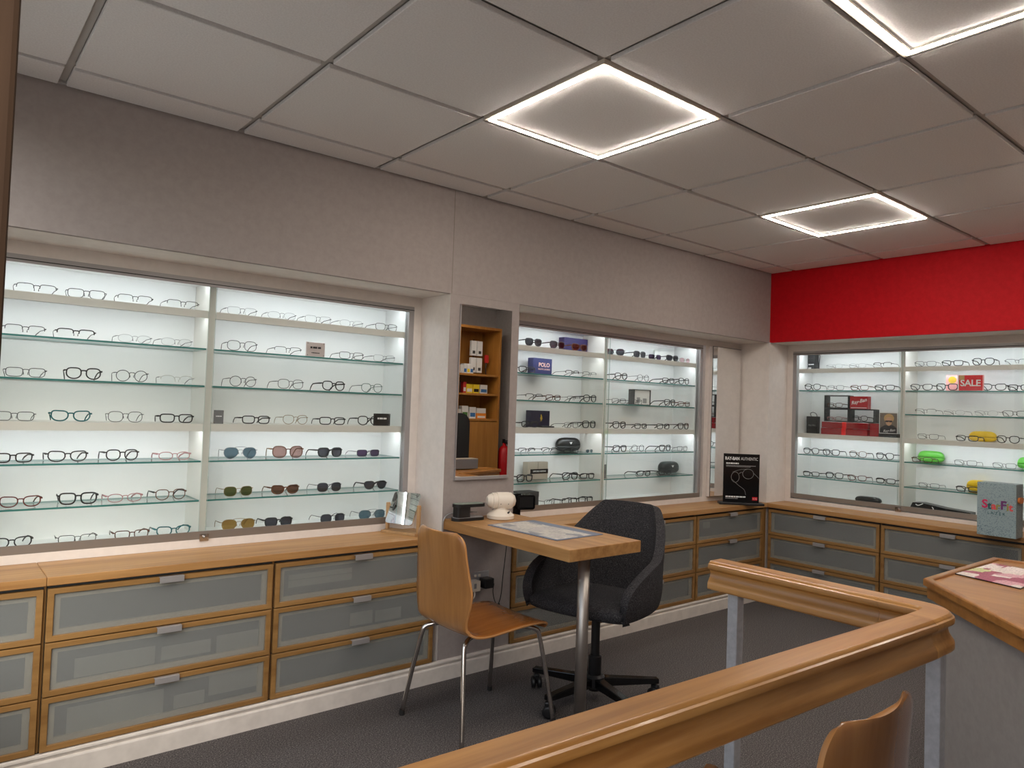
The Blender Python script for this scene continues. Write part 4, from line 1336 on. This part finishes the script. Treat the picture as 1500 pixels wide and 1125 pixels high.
# ------------------------------------------------------------------ handrail
t = thing('handrail', 'moulded oak handrail turning a corner on square steel posts', 'handrail', (0, 0, 0))
RZ = .905
prof = [(-.033, -.074), (.033, -.074), (.0350, -.071), (.0350, -.060), (.0335, -.055), (.0285, -.048), (.0240, -.040), (.0225, -.032), (.0240, -.026), (.0290, -.022), (.0340, -.0195), (.0350, -.014), (.0335, -.0075), (.0300, -.0055), (.0285, -.0025), (.024, .0005),
        (-.024, .0005), (-.0285, -.0025), (-.0300, -.0055), (-.0335, -.0075), (-.0350, -.014), (-.0340, -.0195), (-.0290, -.022), (-.0240, -.026), (-.0225, -.032), (-.0240, -.040), (-.0285, -.048), (-.0335, -.055), (-.0350, -.060), (-.0350, -.071)]
CXR, CYR = 1.362, -2.262
def sweep(path, dirs):
    n = len(prof)
    vs = []
    for (x, y), (dx, dy) in zip(path, dirs):
        nx, ny = -dy, dx
        for o_, z in prof:
            vs.append((x + nx * o_, y + ny * o_, RZ + z))
    m = MB()
    k = len(path)
    m.add(vs, [(i * n + a, i * n + (a + 1) % n, (i + 1) * n + (a + 1) % n, (i + 1) * n + a) for i in range(k - 1) for a in range(n)])
    m.add(vs[:n], [tuple(range(n))])
    m.add(vs[-n:], [tuple(range(n))])
    return m
def rail_piece(path, dirs, name, mat):
    o = sweep(path, dirs).build(name, mat, t, True)
    o.modifiers.new('e', 'EDGE_SPLIT').split_angle = math.radians(33)
    return o
rc = .045
rail_piece([(CXR, -1.700), (CXR, CYR + .12)], [(0, -1)] * 2, 'rail', M['rail_y'])
cp, cd = [(CXR, CYR + .1195), (CXR, CYR + rc)], [(0, -1), (0, -1)]
for k in range(1, 8):
    a = PI / 2 * k / 8
    cp.append((CXR - rc + rc * math.cos(a), CYR + rc - rc * math.sin(a)))
    cd.append((-math.sin(a), -math.cos(a)))
cp += [(CXR - rc, CYR), (CXR - .1195, CYR)]
cd += [(-1, 0), (-1, 0)]
rail_piece(cp, cd, 'corner_piece', M['rail_y'])
ox, oy = -math.cos(math.radians(3.2)), math.sin(math.radians(3.2))
rail_piece([(CXR - .12, CYR), (-0.10, CYR + .062)], [(-1, 0), (-1, 0)], 'rail', M['rail_x'])
for px, py in ((CXR, -1.765), (CXR, CYR + .012), (0.0, CYR + .06)):
    bx(px - .015, px + .015, py - .015, py + .015, .004, RZ - .0735).build('post', M['post'], t, bevel=.002)
    bx(px - .045, px + .045, py - .045, py + .045, 0, .005).build('base_plate', M['post'], t)

# ------------------------------------------------------------------ reception desk
DH = .735
B_, F_, G_ = (2.51, -1.787), (3.235, -1.785), (3.27, -2.15)
C_ = (2.062, -2.213)
desk_poly = [C_, (2.062, -2.56), (3.85, -2.56), (3.85, -2.35), G_, F_, B_]
t = thing('reception_desk', 'angular reception desk with raised-edge oak top and grey panels', 'desk', (0, 0, 0))
def inset(poly, d):
    n = len(poly)
    area = sum(poly[i][0] * poly[(i + 1) % n][1] - poly[(i + 1) % n][0] * poly[i][1] for i in range(n))
    sg = 1 if area > 0 else -1
    out = []
    for i in range(n):
        p0, p1, p2 = (Vector(poly[(i + k) % n]) for k in (-1, 0, 1))
        e1, e2 = (p1 - p0).normalized(), (p2 - p1).normalized()
        n1, n2 = Vector((-e1.y, e1.x)) * sg, Vector((-e2.y, e2.x)) * sg
        b = (n1 + n2)
        b = b / max(b.dot(n1), .2)
        out.append(tuple(p1 + b * d))
    return out
ip = inset(desk_poly, .030)
MB().prism(inset(desk_poly, .012), DH - .070, DH - .008, 'xy').build('fascia', M['desk_x'], t)
m = MB()
n = len(desk_poly)
vs = [(x, y, DH - .026) for x, y in desk_poly] + [(x, y, DH) for x, y in desk_poly] + [(x, y, DH) for x, y in ip] + [(x, y, DH - .0085) for x, y in ip]
m.add(vs, [f for i in range(n) for f in ((i, (i + 1) % n, n + (i + 1) % n, n + i), (n + i, n + (i + 1) % n, 2 * n + (i + 1) % n, 2 * n + i), (2 * n + i, 2 * n + (i + 1) % n, 3 * n + (i + 1) % n, 3 * n + i))])
m.build('edge_moulding', M['desk_x'], t, bevel=.006, angle=50)
MB().prism(ip, DH - .0079, DH - .0075, 'xy').build('desk_top', M['desk_y'], t)
MB().prism(inset(desk_poly, .035), .0, DH - .070, 'xy').build('front_panel', M['grey_paint'], t)
SKP = [(0, .115)]
for k, (d, z0, z1) in enumerate(((.018, 0, .085), (.013, .085, .112))):
    MB().prism(inset(desk_poly, d), z0, z1, 'xy').build('plinth', M['skirting'], t, bevel=.005)
t = thing('leaflet', 'printed pink and plum leaflet lying on the reception desk', 'leaflet', (0, 0, DH - .0073))
lf = [(2.722, -1.817), (3.10, -1.825), (3.06, -2.045), (2.66, -2.045)]
MB().prism(lf, 0, .0035, 'xy').build('backing', M['sign_black'], t)
MB().prism(inset(lf, .003), .0036, .0042, 'xy').build('print', M['leaf_print'], t)

# ------------------------------------------------------------------ behind the desk (seen in the wall mirror)
t = thing('bookcase', 'oak bookcase with open shelves, reflected in the wall mirror', 'bookcase', (3.995, -3.245, 0))
Wb, Db, Hb = .53, .32, 2.10
bx(-Wb / 2, -Wb / 2 + .02, 0, Db, 0, Hb).build('side_panel', M['book_wood'], t)
bx(Wb / 2 - .02, Wb / 2, 0, Db, 0, Hb).build('side_panel', M['book_wood'], t)
bx(-Wb / 2 + .02, Wb / 2 - .02, 0, .01, 0, Hb).build('back_panel', M['book_wood'], t)
bx(-Wb / 2 + .02, Wb / 2 - .02, .01, Db, Hb - .025, Hb).build('top_panel', M['book_wood'], t)
BS = [1.625, 1.432, 1.178]
for z in BS:
    bx(-Wb / 2 + .02, Wb / 2 - .02, .01, Db - .01, z - .02, z).build('shelf', M['book_wood'], t)
d = bx(-Wb / 2 + .022, Wb / 2 - .022, Db - .018, Db, .06, 1.15).build('door', M['book_wood'], t)
bx(-Wb / 2, Wb / 2, 0, Db - .03, 0, .055).build('plinth', M['book_wood'], t)
def carton(label, x, z, w, h, mats, d=.06, y=-3.02, dz=0):
    o = thing('carton', label, 'box', (x, y, z), PI, 'packets in the bookcase')
    bx(-w / 2, w / 2, 0, d, 0, h).build('body', mats[0], o)
    if len(mats) > 1:
        bx(-w * .4, w * .4, -.001, -.0001, h * .15, h * .5).build('print', mats[1], o)
    return o
R = random.Random(3)
# nearest the mirror's left edge means larger local... world x rises with the picture's x in the mirror
for k in range(4):
    carton('slim white packet, %s in the row on the bookcase top shelf' % ORD[k], 3.795 + k * .020, BS[0] + .0005, .016, .085, [M['white_box']])
for k in range(3):
    carton('tall white packet, %s beside the slim packets in the bookcase' % ORD[k], 3.885 + k * .040, BS[0] + .0005, .036, .10, [M['white_box'], M['yellow_box'] if k == 1 else M['blue_box']])
o = thing('packet_rack', 'wire rack of grey pouches on the bookcase top shelf', 'rack', (4.05, -3.06, BS[0] + .0005), PI)
bx(-.075, .075, -.0, .08, 0, .004).build('base', M['black'], o)
MB().tube([(0, .06, .004), (0, .06, .36)], .005, 8).build('pole', M['black'], o)
for k, (px_, pz) in enumerate(((-.038, .02), (.038, .02), (-.038, .19), (.038, .19))):
    bx(px_ - .032, px_ + .032, .0, .03, pz, pz + .15).build('pouch', M['white_box'], o)
    bx(px_ - .016, px_ + .016, -.001, -.0001, pz + .02, pz + .05).build('print', M['box_dark'], o)
o = thing('key_fob', 'small red fob with black ring on the bookcase side', 'fob', (4.175, -3.05, BS[0] + .006), PI)
bx(-.02, .02, 0, .02, .12, .20).build('red_tag', M['red_box'], o)
MB().tube([(0, .01, .12), (.008, .01, .06), (0, .01, 0)], .005, 8).build('stem', M['black'], o)
carton('black bottle pack on the middle bookcase shelf', 3.80, BS[1] + .0005, .07, .12, [M['black']])
carton('red packet on the middle bookcase shelf', 3.885, BS[1] + .0005, .035, .11, [M['red_box'], M['white_box']])
carton('yellow packet beside the red one in the bookcase', 3.945, BS[1] + .0005, .075, .09, [M['yellow_box'], M['white_box']])
carton('second yellow packet, beside the blue and white packet', 4.030, BS[1] + .0005, .075, .09, [M['yellow_box'], M['black']])
carton('blue and white packet at the end of the middle bookcase shelf', 4.125, BS[1] + .0005, .09, .09, [M['white_box'], M['blue_box']])
carton('blue and white packet on the lowest open bookcase shelf', 3.815, BS[2] + .0005, .07, .09, [M['white_box'], M['blue_box']])
carton('white packet with green print in the bookcase', 3.90, BS[2] + .0005, .075, .125, [M['white_box'], M['green_print']])
carton('white packet with blue swirl in the bookcase', 3.995, BS[2] + .0005, .075, .115, [M['white_box'], M['blue_box']])
carton('orange and white packet on the lowest open bookcase shelf', 4.105, BS[2] + .0005, .12, .055, [M['orange_box'], M['white_box']])
carton('small white packet stacked on the orange one', 4.105, BS[2] + .056, .11, .05, [M['white_box']])
t = thing('fire_extinguisher', 'red fire extinguisher beside the bookcase, reflected in the mirror', 'fire extinguisher', (4.362, -2.95, 0.0))
MB().lathe([(.058, .45), (.062, .46), (.062, .84), (.055, .875), (.035, .90), (.018, .91), (.018, .935)], (0, 0, 0), 'z', 24).build('cylinder', M['extinguisher'], t, True)
MB().box(-.015, .015, -.02, .05, .935, .95).box(-.008, .008, .0, .06, .955, .965).box(-.012, .012, -.02, 0, .95, .975).build('valve', M['black'], t)
MB().tube(bez([(.0, .03, .94), (.03, .06, .90), (.05, .05, .80), (.045, .045, .62)], 6), .009, 8).build('hose', M['rubber'], t, True)
bx(.058, .0675, -.03, .03, .50, .80).build('wall_bracket', M['black'], t)
t = thing('document_tray', 'grey box on the reception desk, reflected in the wall mirror', 'tray', (3.50, -2.44, DH + .0005), PI)
bx(-.15, .15, 0, .10, 0, .085).build('body', M['sign_grey'], t, bevel=.004)
bx(-.15, .15, .001, .099, .086, .092).build('lid', M['box_grey'], t, bevel=.002)
t = thing('leather_chair', 'black leather chair back behind the desk, reflected in the mirror', 'chair', (3.44, -2.665, 0), 0)
m = MB().prism(rrect(-.20, .20, .72, 1.235, .10, 6), 0, .09, 'xz')
m.build('backrest', M['leather'], t, True, bevel=.03, seg=3)
bx(-.21, .21, -.42, .0, .42, .50).build('seat', M['leather'], t, bevel=.03)
bx(-.03, .03, .02, .05, .48, .75).build('back_bar', M['black'], t)
MB().lathe([(.028, .06), (.028, .42)], (0, -.2, 0), 'z', 16).build('column', M['black'], t)
for k in range(5):
    a = 2 * PI * k / 5
    MB().tube([(0, -.2, .08), (.26 * math.cos(a), -.2 + .26 * math.sin(a), .03)], [.022, .03], 8).build('leg', M['black'], t)
